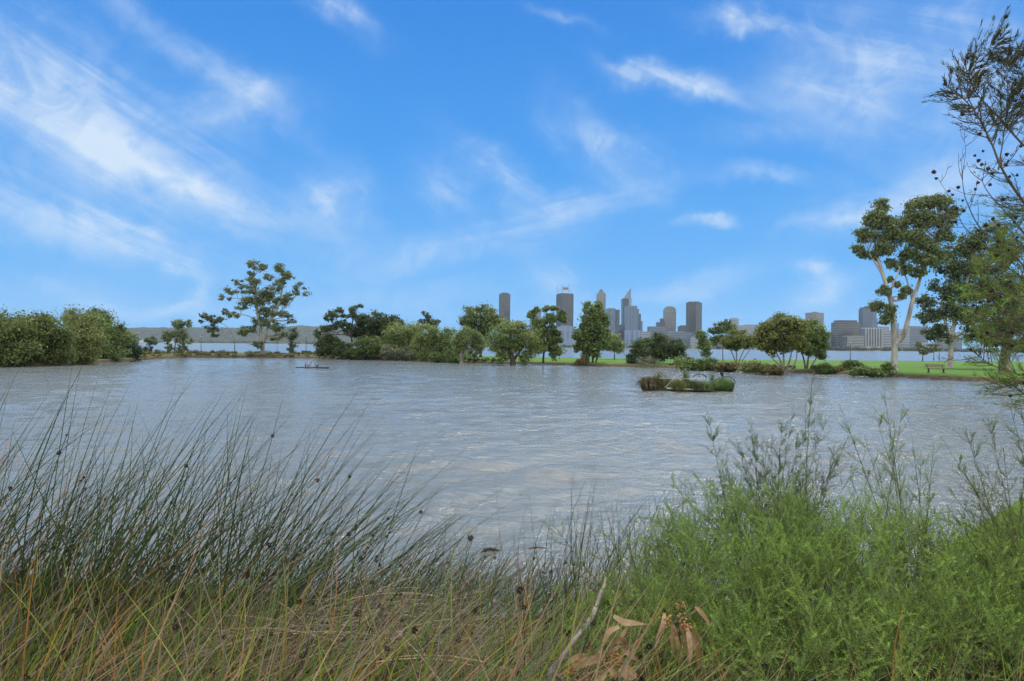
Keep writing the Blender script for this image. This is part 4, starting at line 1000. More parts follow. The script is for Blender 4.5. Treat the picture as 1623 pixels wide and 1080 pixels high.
V = np.array([[(x, RY+1.25*math.cos(u)*r+0.06*(i%5==0), z+math.sin(u)*r*(1+.10*math.sin(5*u+i*.9)+.07*math.sin(11*u-i*1.7))) for u in uu] for i,(x,r,z) in enumerate(zip(xx,r2,z2))])
ii = np.arange(44*n).reshape(44,n); q = np.stack([ii[:-1],ii[1:],np.roll(ii,-1,1)[1:],np.roll(ii,-1,1)[:-1]],-1).reshape(-1,4)
b.add(V,q); b.build("cloth_tube",PM['moss'],root,smooth=True)
b = MB(); b.box((rx_(1040),RY,.02),((1062-1022)*kx,1.0,.20)); b.box((rx_(1085),RY,.0),((1136-1034)*kx,1.15,.13)); b.build("deck",PM['wet'],root)
def pipe(name, pts, r, mat, dy=-.5):
    b = MB(); b.tube(spline([rp(x,y,dy) for x,y in pts],10*len(pts)), r, 7); return b.build(name,PM[mat],root,smooth=True)
pipe("hoop",[(495,440),(560,372),(640,290),(668,268),(712,264),(722,285),(712,330),(700,392)],.028,'galv')
pipe("hoop",[(905,318),(930,288),(985,272),(1045,285),(1085,322)],.028,'poly',.5)
pipe("hoop",[(1035,462),(1070,400),(1120,350),(1185,318),(1262,296),(1330,306),(1376,340),(1394,392)],.030,'poly')
pipe("rail",[(425,318),(560,319),(720,320)],.022,'galv')
pipe("rail",[(725,325),(850,326),(1000,327)],.018,'galv')
pipe("float_pipe",[(520,446),(700,455),(900,462),(1040,463)],.045,'white')
pipe("marker_post",[(712,350),(718,260),(722,205)],.03,'galv',.3)
pipe("strut",[(986,320),(986,276)],.022,'poly',.5)
pipe("strut",[(660,430),(700,330)],.018,'white')
pipe("strut",[(430,262),(480,312)],.022,'galv')
done(root)

def tussock(label, X0, X1, Ytop, Ybot, n, leaf, droop, dy=0.0, name="sedge_tussock", w=.03, cat="plant"):
    rng = np.random.default_rng(int(X0))
    xa, xb = rp(X0,Ybot)[0], rp(X1,Ybot)[0]; h = (Ybot-Ytop)/8.115*kx*1.35; z0 = .10
    base = np.array([(xa+xb)/2, RY+dy, z0]); root = thing(name,label,cat,base)
    st = np.stack([rng.normal(0,(xb-xa)*.13,n), rng.normal(0,.18,n), np.zeros(n)],1)
    out = unit(np.stack([rng.normal(0,1,n), rng.normal(0,.9,n), np.zeros(n)],1))
    L = h*rng.uniform(.5,1.4,n)
    s = np.linspace(0,1,7)[None,:,None]
    up = np.array([0,0,1.0])
    P = st[:,None,:] + up*L[:,None,None]*(s*1.25-droop*1.25*s*s) + out[:,None,:]*((xb-xa)*.42*rng.uniform(.2,1.1,n))[:,None,None]*(s**1.3)*(0.35+droop)
    P = np.maximum(P, np.array([-9,-9,-.12]))
    b = MB(); b.blades(P, rng.uniform(.6,1.3,n)*w, np.cross(out,up)); o = b.build("leaves",LF[leaf],root)
    return root
tussock("drooping straw coloured tussock on the left end of the raft",165,455,190,445,620,'straw',.92,-.1,w=.045)
tussock("dark green sedge behind the rail on the raft",470,690,205,330,240,'sedge',.4,.35)
tussock("upright green sedge beside the white post on the raft",720,850,225,400,240,'sedge',.3,.1)
tussock("dry straw tuft hanging over the middle of the raft",780,1010,300,440,240,'straw',.7,-.35)
tussock("thin green sedge behind the round end of the raft",1105,1200,200,330,120,'sedge',.3,.45)
tussock("dense low sedge filling the middle of the raft",700,1080,330,440,700,'sedge',.5,.15)
tussock("mixed reedy green growth along the near edge of the raft",520,800,330,450,420,'reed',.5,-.75)
tussock("short green growth along the near edge left of the round end",820,1120,370,460,420,'sedge',.45,-.8)
tussock("green sedge tuft behind the straw coloured tussock",330,600,230,400,360,'reed',.4,.5)
tussock("low green sedge on the left deck of the raft",560,760,320,440,220,'sedge',.5,-.35)
bird("black cormorant perched upright on the round end of the raft",rp(1248,300)+np.array([0,0,-.03]),math.radians(200),.85,66)

# ---------------------------------------------------------------- floating boom with a stranded branch and birds
FY = gnd(490, 584, 0)[1]
def fp(X, Y_, dy=0.0): return at(460+X/20.29, 560+Y_/20.29, FY)+np.array([0,dy,0])
def log(name, label, X0, X1, Yc, r, dy, z):
    a, c_ = fp(X0,Yc,dy), fp(X1,Yc,dy); a[2] = z; c_[2] = z+.02
    root = thing(name,label,"boom",(a+c_)/2)
    b = MB(); S = spline([a,(a+c_)/2+np.array([0,.04,.01]),c_],14); b.tube(S,np.r_[r*.7,np.full(12,r),r*.7],9); b.build("float",PM['poly'],root,smooth=True)
    for s in (.06,.5,.94):
        b = MB(); q = a+(c_-a)*s; b.tube([q-np.array([.05,0,0]),q+np.array([.05,0,0])],r*1.18,9); b.build("collar",PM['black'],root)
    return done(root)
log("floating_boom","long dark floating boom in the middle of the lake, carrying two small birds",440,1258,482,.085,0,.07)
log("floating_boom","shorter half sunk boom behind the long one",70,470,455,.06,1.2,.03)
bp_ = fp(575,470); bp_[2] = .12
root = thing("dead_branch","bare forked branch stranded on the floating boom","branch",bp_)
def twig(name, pts, r, mat):
    P = np.array([fp(*q) for q in pts]); P[:,1] += np.linspace(0,.12,len(P))
    b = MB(); b.tube(spline(P,8*len(P)), np.linspace(r,r*.4,8*len(P)),7); b.build(name,PM[mat],root,smooth=True)
twig("fork",[(580,470),(565,390),(530,310),(513,255)],.075,'rust')
twig("fork",[(575,440),(610,390),(650,310),(700,258),(740,215),(860,207)],.06,'deadwood')
twig("fork",[(600,470),(640,420),(690,300)],.03,'rust')
twig("fork",[(560,470),(520,440),(470,455)],.04,'rust')
done(root)
q = fp(388,440,1.2); q[2] = .08; bird("black and white cormorant standing on the half sunk boom",q,math.radians(170),.78,75,white=True)
q = fp(835,462); q[2] = .14; bird("small dark bird leaning left on the long boom",q,math.radians(175),.55,38,.7)
q = fp(885,462); q[2] = .14; bird("small dark bird leaning right on the long boom",q,math.radians(8),.58,55,.7)

# ducks near the left bank
def duck(px, py, label, heading, name="duck"):
    p = gnd(px,py,0); root = thing(name,label,"duck",p,"ducks by the left bank")
    b = MB(); path = spline([(-.26,0,.10),(-.18,0,.07),(0,0,.06),(.14,0,.07),(.20,0,.13),(.215,0,.21),(.25,0,.25),(.29,0,.245)],24)
    b.tube(path,np.interp(np.linspace(0,7,24),range(8),[.015,.07,.11,.085,.05,.036,.045,.025]),9); b.build("body",PM['feather'],root,smooth=True)
    b = MB(); b.box((.325,0,.238),(.07,.035,.016)); b.build("bill",PM['bill'],root)
    root.rotation_euler = (0,0,heading)
duck(208,574,"dark duck swimming near the left bank, leftmost of the three",2.9)
duck(213,573,"dark duck swimming near the left bank, middle of the three",.2)
duck(221,573.2,"dark duck swimming near the left bank, farthest from the shrubs",.4)

# driftwood in the shallows
for px0, px1, py, r, lab in [(762,794,877,.022,"short dark floating stick in the shallows, left of the longer one"),(830,884,877,.032,"dark bent floating branch in the shallows")]:
    a, c_ = gnd(px0,py+1,0.0), gnd(px1,py,0.0)
    root = thing("driftwood",lab,"driftwood",(a+c_)/2)
    b = MB(); m_ = (a+c_)/2; S = spline([a+np.array([0,0,.01]),m_*.6+a*.4+np.array([0,.03,.05]),m_*.7+c_*.3+np.array([0,.02,.045]),c_+np.array([0,0,.015])],16); b.tube(S,np.interp(np.linspace(0,1,16),[0,.2,.7,1],[r*.5,r,r*.8,r*.3]),7); b.build("stem",BK['dark'],root,smooth=True)
    b = MB()
    for s in (4,8,12): b.tube([S[s],S[s]+np.array([RNG.normal()*.06,-.05,.03])],[r*.25,r*.1],5)
    b.build("stub",BK['dark'],root); done(root)
# ------------------------------------------------------------------ plants on the near bank
def blade_mat(name, c1, c2, trans=.2, c3=None, rough=.5):
    return mat_leaf(name, c1, c2, trans, rough, clump=1.5, bright=c3)
GM = [blade_mat("rush_green",(0.020,0.038,0.011),(0.068,0.105,0.032),.12),           # 0 dark rush
      blade_mat("rush_olive",(0.045,0.055,0.020),(0.115,0.115,0.045),.12),            # 1 olive
      blade_mat("grass_tan",(0.15,0.10,0.050),(0.40,0.29,0.165),.15),               # 2 tan
      blade_mat("grass_grey",(0.12,0.10,0.075),(0.27,0.235,0.18),.15),                # 3 grey straw
      blade_mat("grass_yellow_green",(0.12,0.16,0.018),(0.31,0.35,0.05),.3),        # 4 yellow green
      blade_mat("grass_orange",(0.26,0.10,0.02),(0.52,0.25,0.065),.2),              # 5 orange
      blade_mat("grass_green",(0.05,0.10,0.016),(0.13,0.22,0.04),.3),              # 6 green
      blade_mat("seed_brown",(0.012,0.008,0.006),(0.045,0.028,0.018),.05,rough=.9),   # 7 seed heads
      blade_mat("thatch_brown",(0.022,0.016,0.010),(0.075,0.055,0.036),.1)]           # 8 dark thatch
rng = np.random.default_rng(42)

def stems(n, x, y, L, lean_x, lean_y, bend, s=6, sink=.05):
    z = bank_z(x, y)-sink
    base = np.stack([x,y,z],1)
    t = np.linspace(0,1,s)[None,:]
    lx = np.tan(lean_x)[:,None]; ly = np.tan(lean_y)[:,None]
    d = np.stack([lx*t+bend[:,None]*t*t, ly*t+0*t, t-0.28*np.abs(bend)[:,None]*t*t], -1)
    d = d/ (np.linalg.norm(d[:,-1:,:],axis=2,keepdims=True))
    return base[:,None,:]+d*L[:,None,None]

def heads(b, pts, r, k=60, mat=7):
    n = len(pts)
    d = rand_unit(n*k, rng)
    P = np.repeat(pts,k,0)+d*np.repeat(r,k)[:,None]*.25
    s_ = unit(np.cross(d, rand_unit(n*k,rng)))
    b.leaves(P, d, s_, np.repeat(r,k)*rng.uniform(.6,1.2,n*k), np.repeat(r,k)*.34, mat)

# tall dark rushes, left: tussocks leaning with the wind
def rush_bed(label, ntus, xr, yr, per, Lm, leanm, env, col=(.74,.16,.05,.04,.01), rad=.0052, heads_n=0, spread=.30, keep=None):
    b = MB(); tx = rng.uniform(*xr, ntus); ty = rng.uniform(*yr, ntus)
    if keep is not None:
        k = keep(tx,ty); tx, ty = tx[k], ty[k]
    n = len(tx)*per
    ox, oy = rng.normal(0,spread,n), rng.normal(0,spread*.8,n)
    x = np.repeat(tx,per)+ox; y = np.repeat(ty,per)+oy
    L = np.maximum(.35, rng.beta(2.0,2.2,n)*.95+.48)*Lm(x,y)
    lx = leanm(x,y)+ox*.55/spread*.35+rng.normal(0,.21,n); ly = oy*.5+rng.normal(0,.10,n)
    bend = rng.normal(.16,.14,n)
    P = stems(n,x,y,L,lx,ly,bend,7)
    kk = rng.random(n) < .09       # snapped stems
    for q in (5,6): P[kk,q] = P[kk,4]+(P[kk,4]-P[kk,3])*np.array([1.3,1.2,-.5])*(q-4)*.9
    R = rad*rng.uniform(.65,1.25,n)[:,None]*np.array([1,1,.95,.85,.7,.45,.12])[None,:]
    m = rng.choice([0,1,2,3,5],n,p=col)
    b.tubes(P,R,3,m)
    if heads_n:
        c = rng.choice(n,heads_n,replace=False); f = rng.uniform(.55,.92,heads_n); seg = (f*6).astype(int)
        pts = P[c,seg]+(P[c,np.minimum(seg+1,6)]-P[c,seg])*(f*6-seg)[:,None]
        heads(b,pts,rng.uniform(.009,.018,heads_n))
    return tag(b.build("rushes",GM), label, "rushes", kind="stuff")
rush_bed("tall dark green rushes leaning in the wind on the left bank",68,(-7.6,-.95),(4.1,8.0),16,
         lambda x,y: np.interp(x,[-6,-3,-1.9,-1.2,-.4],[1.68,1.68,1.6,1.2,.9])+0.03*(y-6), lambda x,y: np.interp(x,[-6,-3,-1.2],[.50,.36,.62]), None, heads_n=70)
rush_bed("thin rushes bent low over the water in the middle",26,(-1.3,.75),(5.9,8.1),22,
         lambda x,y: np.interp(x,[-1.3,-.3,.8],[1.05,.82,.8]), lambda x,y: np.interp(x,[-1.3,.2,.8],[.75,.45,.3]), None, col=(.42,.38,.1,.1,0), rad=.0036, heads_n=24, spread=.22)
rush_bed("sparse upright thin rushes left of the green bush",22,(.55,2.6),(5.6,7.6),17,
         lambda x,y: 1.28+0*x, lambda x,y: .12+0*x, None, col=(.7,.25,.05,0,0), rad=.0036, heads_n=6, spread=.22)
# a few very long stems
b = MB()
for (bx,by),(tx_,ty_),Y in [((40,1010),(215,592),5.2),((-120,880),(84,612),5.0),((430,960),(603,606),6.0),((60,900),(218,645),5.6),((470,960),(690,690),6.0),((500,980),(760,690),6.2),((560,960),(835,748),6.4),((250,960),(400,655),6.2),((330,960),(370,650),6.2),((600,985),(848,770),6.3),((-60,900),(92,640),5.8)]:
    a, c_ = at(bx,by,Y), at(tx_,ty_,Y+.1); a[2] = bank_z(np.array([a[0]]),np.array([Y]))[0]-.05
    S = spline([a,(a+c_)/2+np.array([-.05,0,.07]),c_],9)[None]
    b.tubes(S,(.0032*np.array([1,1,1,.95,.9,.75,.6,.4,.1]))[None],4,0)
tag(b.build("long_rushes",GM),"handful of extra long dark rush stems reaching above the rest","rushes",kind="stuff")

# dry grass, front left
def grass(label, n, xf, yr, Lr, mats, p, lean=(.32,.38), w=(.0035,.0095), bend=(.15,.25), heads_n=0, name="dry_grass", sl=.3):
    b = MB(); x = xf(n); y = rng.uniform(*yr,n)
    L = rng.uniform(*Lr,n)*rng.uniform(.75,1.0,n)
    P = stems(n,x,y,L,rng.normal(lean[0],lean[1],n),rng.normal(0,sl,n),rng.normal(bend[0],bend[1],n),6)
    th = rng.uniform(0,math.pi,n); side = np.stack([np.cos(th),np.sin(th),np.zeros(n)],1)
    b.blades(P,rng.uniform(*w,n),side,rng.choice(mats,n,p=p))
    if heads_n:
        c = rng.choice(n,heads_n,replace=False); heads(b,P[c,5],rng.uniform(.009,.016,heads_n))
    return tag(b.build(name,GM), label, "grass", kind="stuff")
uni = lambda a,b_: (lambda n: rng.uniform(a,b_,n))
grass("tall mixed tan, orange and green grass along the bottom left",3300,uni(-4.4,.35),(2.55,4.6),(.5,1.05),[2,3,4,5,6,8],[.20,.18,.14,.05,.28,.15],heads_n=120,w=(.004,.0105),lean=(.45,.36))
grass("dark thatch of dead stems under the rushes",5600,uni(-7.8,-.8),(4.0,7.4),(.30,.7),[8,3,1,0,2],[.36,.12,.24,.24,.04],lean=(.5,.6),heads_n=60,name="dead_grass")
grass("broad mixed blades standing nearest the viewer",420,uni(-2.3,.35),(1.95,2.75),(.62,1.08),[2,3,4,5,6,1],[.27,.22,.19,.07,.15,.10],lean=(.42,.30),w=(.005,.011),bend=(.22,.25),sl=.12,heads_n=12)
# flattened straw mat
n = 900; x = rng.normal(-.95,.55,n); y = rng.uniform(3.6,5.3,n); z = bank_z(x,y)+rng.uniform(.02,.30,n)*np.exp(-((x+.95)/.9)**2)
th = rng.normal(.3,.9,n); Ls = rng.uniform(.45,1.05,n); t = np.linspace(-.5,.5,6)[None,:]
P = np.stack([x[:,None]+np.cos(th)[:,None]*t*Ls[:,None], y[:,None]+np.sin(th)[:,None]*t*Ls[:,None], z[:,None]+(.08-.32*t*t+rng.normal(0,.16,n)[:,None]*t)*Ls[:,None]],-1)
b = MB(); b.tubes(P,np.full((n,6),.0029)*rng.uniform(.6,1.2,n)[:,None],3,rng.choice([3,2,8,1],n,p=[.20,.08,.56,.16]))
tag(b.build("straw",GM),"flattened mat of grey brown dead stems in the middle foreground","straw",kind="stuff")
grass("fine dry grass with green shoots at the bottom centre",2300,uni(-1.6,1.0),(2.6,4.5),(.30,.62),[2,3,4,6,1,5],[.20,.20,.12,.28,.17,.03],lean=(.05,.45),w=(.0016,.0034),heads_n=30)
grass("few tan and yellow blades standing before the green bush",320,uni(.55,3.2),(2.55,3.1),(.35,.75),[2,5,4,6,3],[.32,.16,.26,.14,.12],lean=(.05,.28),w=(.0025,.0045),sl=.12)
grass("bright lawn grass on the bank at the right edge",15000,lambda n: rng.uniform(4.8,10.5,n),(5.0,10.2),(.07,.22),[6,4],[.62,.38],lean=(0,.5),w=(.004,.009),name="grass")
grass("rough green grass on the slope under the green bush",5000,uni(.5,5.5),(3.2,7.8),(.12,.40),[6,8,1],[.4,.35,.25],lean=(0,.6),w=(.003,.006),name="grass")
grass("soft green grass tufts at the water between rushes and bush",1500,uni(.1,1.6),(4.4,6.6),(.25,.6),[6,1,4],[.5,.35,.15],lean=(.1,.45),w=(.0018,.0035),name="grass")

# ------------------------------------------------------------------ feathery green bushes
FM = [mat_leaf("needle_green",(0.085,0.135,0.026),(0.225,0.325,0.070),.36,.5,clump=2.2,bright=(0.19,0.30,0.06)),
      mat_leaf("needle_deep",(0.062,0.105,0.026),(0.170,0.245,0.065),.3,.5,clump=2.2),
      mat_leaf("needle_tip",(0.14,0.25,0.03),(0.26,0.42,0.075),.35,.5,clump=2.2),
      mat_leaf("needle_dark",(0.022,0.034,0.012),(0.060,0.080,0.026),.2,.5,clump=2.2),
      mat_leaf("needle_olive",(0.055,0.085,0.016),(0.15,0.20,0.045),.36,.5,clump=2.0,bright=(0.21,0.26,0.07))]
WM = {'stem': mat_noise("bush_stem",(0.045,0.030,0.020),(0.13,0.095,0.065),14,.9), 'twig': mat_noise("bush_twig",(0.055,0.065,0.025),(0.12,0.12,0.05),14,.8)}

def rods(b, base, d, L, rad, per, wid, mat, tip=None):
    """shoots densely set with short needles"""
    n = len(base); t = (np.arange(per)+.5)/per
    T = np.repeat(t[None],n,0)+rng.uniform(-.4,.4,(n,per))/per
    ref = np.where(np.abs(d[:,2:3])>.85,np.array([[1.,0,0]]),np.array([[0,0,1.]]))
    A = unit(np.cross(d,ref)); B = np.cross(d,A)
    ph = rng.uniform(0,6.28,(n,1))+np.arange(per)[None,:]*2.399
    rd = np.cos(ph)[...,None]*A[:,None]+np.sin(ph)[...,None]*B[:,None]
    P = base[:,None]+d[:,None]*(T*L[:,None])[...,None]
    ax = unit(rd*.72+d[:,None]*.8); sd_ = unit(np.cross(ax,rd+.01))
    nl = rad*rng.uniform(.8,1.25,(n,per))*(1-.35*T**3)
    m = np.repeat(np.asarray(mat),per) if not np.isscalar(mat) else np.full(n*per,mat)
    if tip is not None:
        m = np.where((T.ravel()>.72)&(np.repeat(rng.random(n)<tip,per)),2,m)
    b.leaves(P.reshape(-1,3),ax.reshape(-1,3),sd_.reshape(-1,3),nl.ravel(),np.full(n*per,wid),m)

def bush(name, label, base, ells, nspray, nl=(.16,.34), lat=8, latL=(.05,.13), rad=.013, per=30, wid=.0032, mats=(0,1), pm=(.6,.4), tip=.25, up=.55, nst=26, shell=.62):
    """sprays of needle covered shoots filling the outer shell of overlapping mounds"""
    root = thing(name,label,"shrub",base)
    vol = np.array([e[1][0]*e[1][2] for e in ells]); vol /= vol.sum()
    b = MB(); st = MB(); tw = st
    for (c,r),v in zip(ells,vol):
        n = int(nspray*v); c = np.asarray(c); r = np.asarray(r)
        d = rand_unit(n,rng); d[:,2] = np.abs(d[:,2])*np.where(rng.random(n)<.85,1,-.6); d = unit(d)
        q = c+d*r*(shell+(1-shell)*rng.random((n,1))**.7)
        ok = q[:,2] > bank_z(q[:,0],q[:,1])+.03
        q, d = q[ok], d[ok]; n = len(q)
        ax = unit(unit(d/r)*.8+np.array([0,0,up])+rand_unit(n,rng)*.75)
        L = rng.uniform(*nl,n)
        mm = rng.choice(mats,n,p=pm)
        rods(b,q,ax,L,rad,int(per*1.9),wid,mm,tip)
        tw.tubes(q[:,None]+ax[:,None]*(L[:,None]*np.linspace(-.5,1,4)[None])[...,None],np.full((n,4),.0016)*np.array([1,1,.8,.4]),3)
        # laterals
        k = np.repeat(np.arange(n),lat); t = rng.uniform(.05,.92,len(k))
        ref = rand_unit(len(k),rng); sdv = unit(np.cross(ax[k],ref))
        ld = unit(ax[k]*.72+sdv*.72); lb = q[k]+ax[k]*(L[k]*t)[:,None]; LL = rng.uniform(*latL,len(k))*(1.15-.6*t)
        rods(b,lb,ld,LL,rad,per,wid,mm[k],tip)
        for i in range(max(3,int(nst*v))):
            e = c+rand_unit(1,rng)[0]*np.array([.8,.8,.8])*r; e[2] = max(e[2],c[2])
            s0 = np.asarray(base)+np.array([rng.normal()*.3*r[0],rng.normal()*.25*r[1],-.03]); s0[2] = bank_z(np.array([s0[0]]),np.array([s0[1]]))[0]-.03
            S = spline([s0,(s0+e)/2+rng.normal(size=3)*.12,e],8); st.tube(S,np.linspace(.009,.003,8),5)
    st.build("stem",WM['stem'],root,smooth=True); b.build("foliage",FM,root)
    return done(root)

def gz(x,y): return float(bank_z(np.array([x]),np.array([y]))[0])
bush("feathery_bush","large feathery bright green bush filling the lower right","" or (2.1,4.2,gz(2.1,4.2)),
     [((1.75,4.3,.95),(.90,.85,.52)),((2.6,4.5,.95),(1.0,.95,.60)),((1.2,3.75,.88),(.62,.65,.34)),((2.3,3.6,.9),(.9,.65,.42)),((1.95,5.3,.85),(.85,.75,.72)),((3.4,4.4,.85),(.8,.8,.30)),((3.0,3.5,.95),(.8,.6,.34)),((1.55,3.3,.95),(.6,.45,.30))],1500,nl=(.24,.44),lat=7,latL=(.12,.25),rad=.0165,wid=.0044,per=44,shell=.45,tip=.55)
bush("feathery_bush","low sparse feathery seedling clump left of the grey branch","" or (.75,3.9,gz(.75,3.9)),
     [((.78,3.9,.95),(.45,.5,.30)),((.62,4.6,.7),(.40,.45,.34)),((1.0,4.6,.75),(.4,.4,.42))],330,mats=(0,4),pm=(.55,.45),tip=.35,nst=12)

def open_shrub(name, label, base, tips, nside, mat, r0=.006, seglen=.14, rad=.012, per=16, wid=.0032, side_len=(.12,.34), tip=.2, needles=True):
    """thin upright stems with forked side shoots, see-through"""
    root = thing(name,label,"shrub",base); st = MB(); b = MB(); base = np.asarray(base,float)
    Q, D, LL = [], [], []
    for tp in tips:
        tp = np.asarray(tp); s0 = base+np.array([rng.normal()*.10,rng.normal()*.10,-.03])
        S = spline([s0,s0*.55+tp*.45+rng.normal(size=3)*.05+np.array([0,0,.05]),tp],16)
        st.tube(S,np.linspace(r0,r0*.2,16),5)
        for i in range(nside):
            t = rng.uniform(.30,.99); j = min(14,int(t*15)); p0 = S[j]; td = unit(S[j+1]-S[j])
            sd_ = unit(np.cross(td,rng.normal(size=3))); d = unit(td*.8+sd_*.65+np.array([0,0,.2])); L = rng.uniform(*side_len)*(1.25-.75*t)
            st.tube([p0,p0+d*L*.5+sd_*.01,p0+d*L],[r0*.35,r0*.25,r0*.12],4,cap=False)
            Q.append(p0+d*L*.12); D.append(d); LL.append(L*.95)
            for _ in range(3):
                u = rng.uniform(.25,.9); s2 = unit(np.cross(d,rng.normal(size=3))); d2 = unit(d*.8+s2*.6)
                Q.append(p0+d*L*u); D.append(d2); LL.append(L*rng.uniform(.25,.5))
        Q.append(S[10]); D.append(unit(S[15]-S[10])); LL.append(np.linalg.norm(S[15]-S[10]))
    rods(b,np.array(Q),np.array(D),np.array(LL),rad,per,wid,rng.choice(mat,len(Q)) if isinstance(mat,list) else mat,tip)
    st.build("stem",WM['twig'],root,smooth=True); b.build("foliage",FM,root)
    return done(root)

def tipsat(lst): return [at(px,py,Y) for px,py,Y in lst]
def bp3(x,y): return (x,y,gz(x,y))
open_shrub("wispy_shrub","dark wispy shrub with thin stems at the water behind the bush",bp3(2.25,5.9),
  tipsat([(1140,700,5.8),(1165,690,6.0),(1190,660,5.8),(1215,700,6.1),(1240,665,5.9),(1258,640,6.0),(1285,655,5.8),(1300,690,6.1),(1325,700,5.9),(1130,760,5.7),(1160,780,5.9),(1185,760,6.2),(1230,740,5.7),(1270,720,6.0),(1310,745,5.8),(1120,650,5.6),(1345,690,5.9),(1360,740,6.0),(1205,720,5.6),(1250,780,5.5),(1290,790,5.6),(1150,730,6.1),(1222,690,5.7),(1175,705,5.9),(1200,690,5.7),(1262,690,5.9),(1300,720,5.7),(1275,750,5.5),(1235,710,6.1),(1145,745,5.6),(1335,720,5.7),(1315,660,6.0)]),30,[1,3],per=16)
open_shrub("wispy_shrub","single tall pale green shoot rising highest above the wispy shrub",bp3(2.45,5.3),tipsat([(1288,578,5.3),(1276,640,5.3)]),20,4,rad=.011,per=18,side_len=(.08,.26),tip=.6)
open_shrub("wispy_shrub","open branching green shrub in front of the bright water on the right",bp3(3.2,5.4),
  tipsat([(1400,610,5.3),(1432,640,5.4),(1385,650,5.5),(1445,690,5.4),(1460,720,5.6),(1410,690,5.2),(1370,690,5.4),(1480,700,5.3),(1425,740,5.3),(1390,740,5.6),(1350,760,5.3),(1470,780,5.2),(1330,640,5.5)]),22,0,per=18,tip=.35)
open_shrub("wispy_shrub","loose arching green shrub at the right edge above the lawn",bp3(4.1,5.2),
  tipsat([(1490,690,5.2),(1530,680,5.3),(1565,660,5.1),(1600,640,5.2),(1620,690,5.0),(1515,730,5.2),(1560,740,5.0),(1590,710,5.3),(1610,600,5.1),(1640,620,5.2),(1545,770,5.0),(1500,770,5.1),(1640,720,5.0)]),22,4,per=18,tip=.3)
open_shrub("wispy_shrub","small green sprigs reaching over the water left of the bush",bp3(1.15,5.0),
  tipsat([(868,820,5.0),(930,850,4.9),(905,900,4.8),(960,840,5.0),(990,830,5.1),(1020,800,5.0),(1050,830,5.1),(1075,790,5.0),(1000,880,4.8),(1090,840,4.9)]),14,0,per=18,rad=.009,tip=.5)
open_shrub("wispy_shrub","small green sprigs half hiding the grey fallen branch",bp3(.42,3.0),
  tipsat([(930,950,3.1),(965,925,3.15),(912,985,3.0),(985,955,3.1),(945,1000,2.95),(1000,930,3.2),(955,960,3.0)]),13,0,per=20,rad=.009,tip=.4,r0=.003,side_len=(.06,.16))
open_shrub("wispy_shrub","wisp of yellow green needles on long stems right of the bush",bp3(3.4,4.4),
  tipsat([(1500,800,4.3),(1560,790,4.4),(1600,830,4.2),(1520,860,4.2),(1590,900,4.1),(1450,830,4.4),(1540,830,4.3),(1615,780,4.3)]),22,4,per=20,tip=.4)

# ------------------------------------------------------------------ cone bearing tree at the right edge
TY = 4.7
TB = bp3(4.35,4.8)
root = thing("cone_bearing_tree","needle leaved tree with round brown cones at the right edge","tree",TB)
tk = MB()
TP = spline([np.array(TB)+np.array([0,0,-.1]),(4.38,4.8,1.9),(4.25,4.75,2.8),(4.15,4.7,3.7),(4.2,4.7,4.6),(4.1,4.7,5.3)],30)
tk.tube(TP,np.linspace(.075,.02,30),9)
tk.build("trunk",BK['brown'],root,smooth=True)
BR = [ # branches followed in the photo, px
 ([(1790,560),(1700,400),(1623,322),(1583,269),(1565,230),(1541,181),(1520,152),(1503,134)],.016,0,'hi'),
 ([(1760,420),(1690,300),(1623,226),(1600,196),(1576,170),(1550,146),(1532,118),(1522,96)],.013,.1,'hi'),
 ([(1541,181),(1536,150),(1543,110),(1558,85),(1572,72)],.006,0,'hi'),
 ([(1583,269),(1596,220),(1600,170),(1592,120),(1588,100)],.007,-.05,'hi'),
 ([(1700,300),(1650,200),(1623,140),(1610,110),(1605,95)],.008,.15,'hi'),
 ([(1565,230),(1590,190),(1612,160),(1630,130)],.006,.1,'hi'),
 ([(1700,520),(1620,410),(1576,397),(1545,378),(1520,357),(1508,330),(1484,283)],.008,-.1,'cone'),
 ([(1640,400),(1575,375),(1555,353),(1540,325),(1530,307),(1523,279),(1525,244),(1522,225)],.007,.05,'bare'),
 ([(1710,480),(1640,400),(1610,360),(1590,330),(1570,300),(1560,280)],.011,.15,'bare'),
 ([(1760,640),(1690,520),(1640,450),(1600,425),(1575,410)],.013,.1,'lo'),
 ([(1760,700),(1680,580),(1620,530),(1570,500),(1545,490)],.011,0,'lo'),
 ([(1760,720),(1690,640),(1630,600),(1580,580),(1550,560)],.011,.05,'lo'),
 ([(1740,560),(1680,490),(1630,470),(1590,470),(1560,450)],.010,-.1,'lo'),
 ([(1740,480),(1690,420),(1650,390),(1610,385)],.010,.2,'lo'),
 ([(1770,640),(1700,560),(1650,540),(1600,545),(1565,530)],.009,.15,'lo'),
 ([(1760,780),(1700,690),(1650,640),(1610,620),(1585,610)],.009,.05,'lo'),
 ([(1700,400),(1660,350),(1630,340),(1600,350)],.008,.1,'lo'),
]
nb = MB(); twg = MB(); cones = []
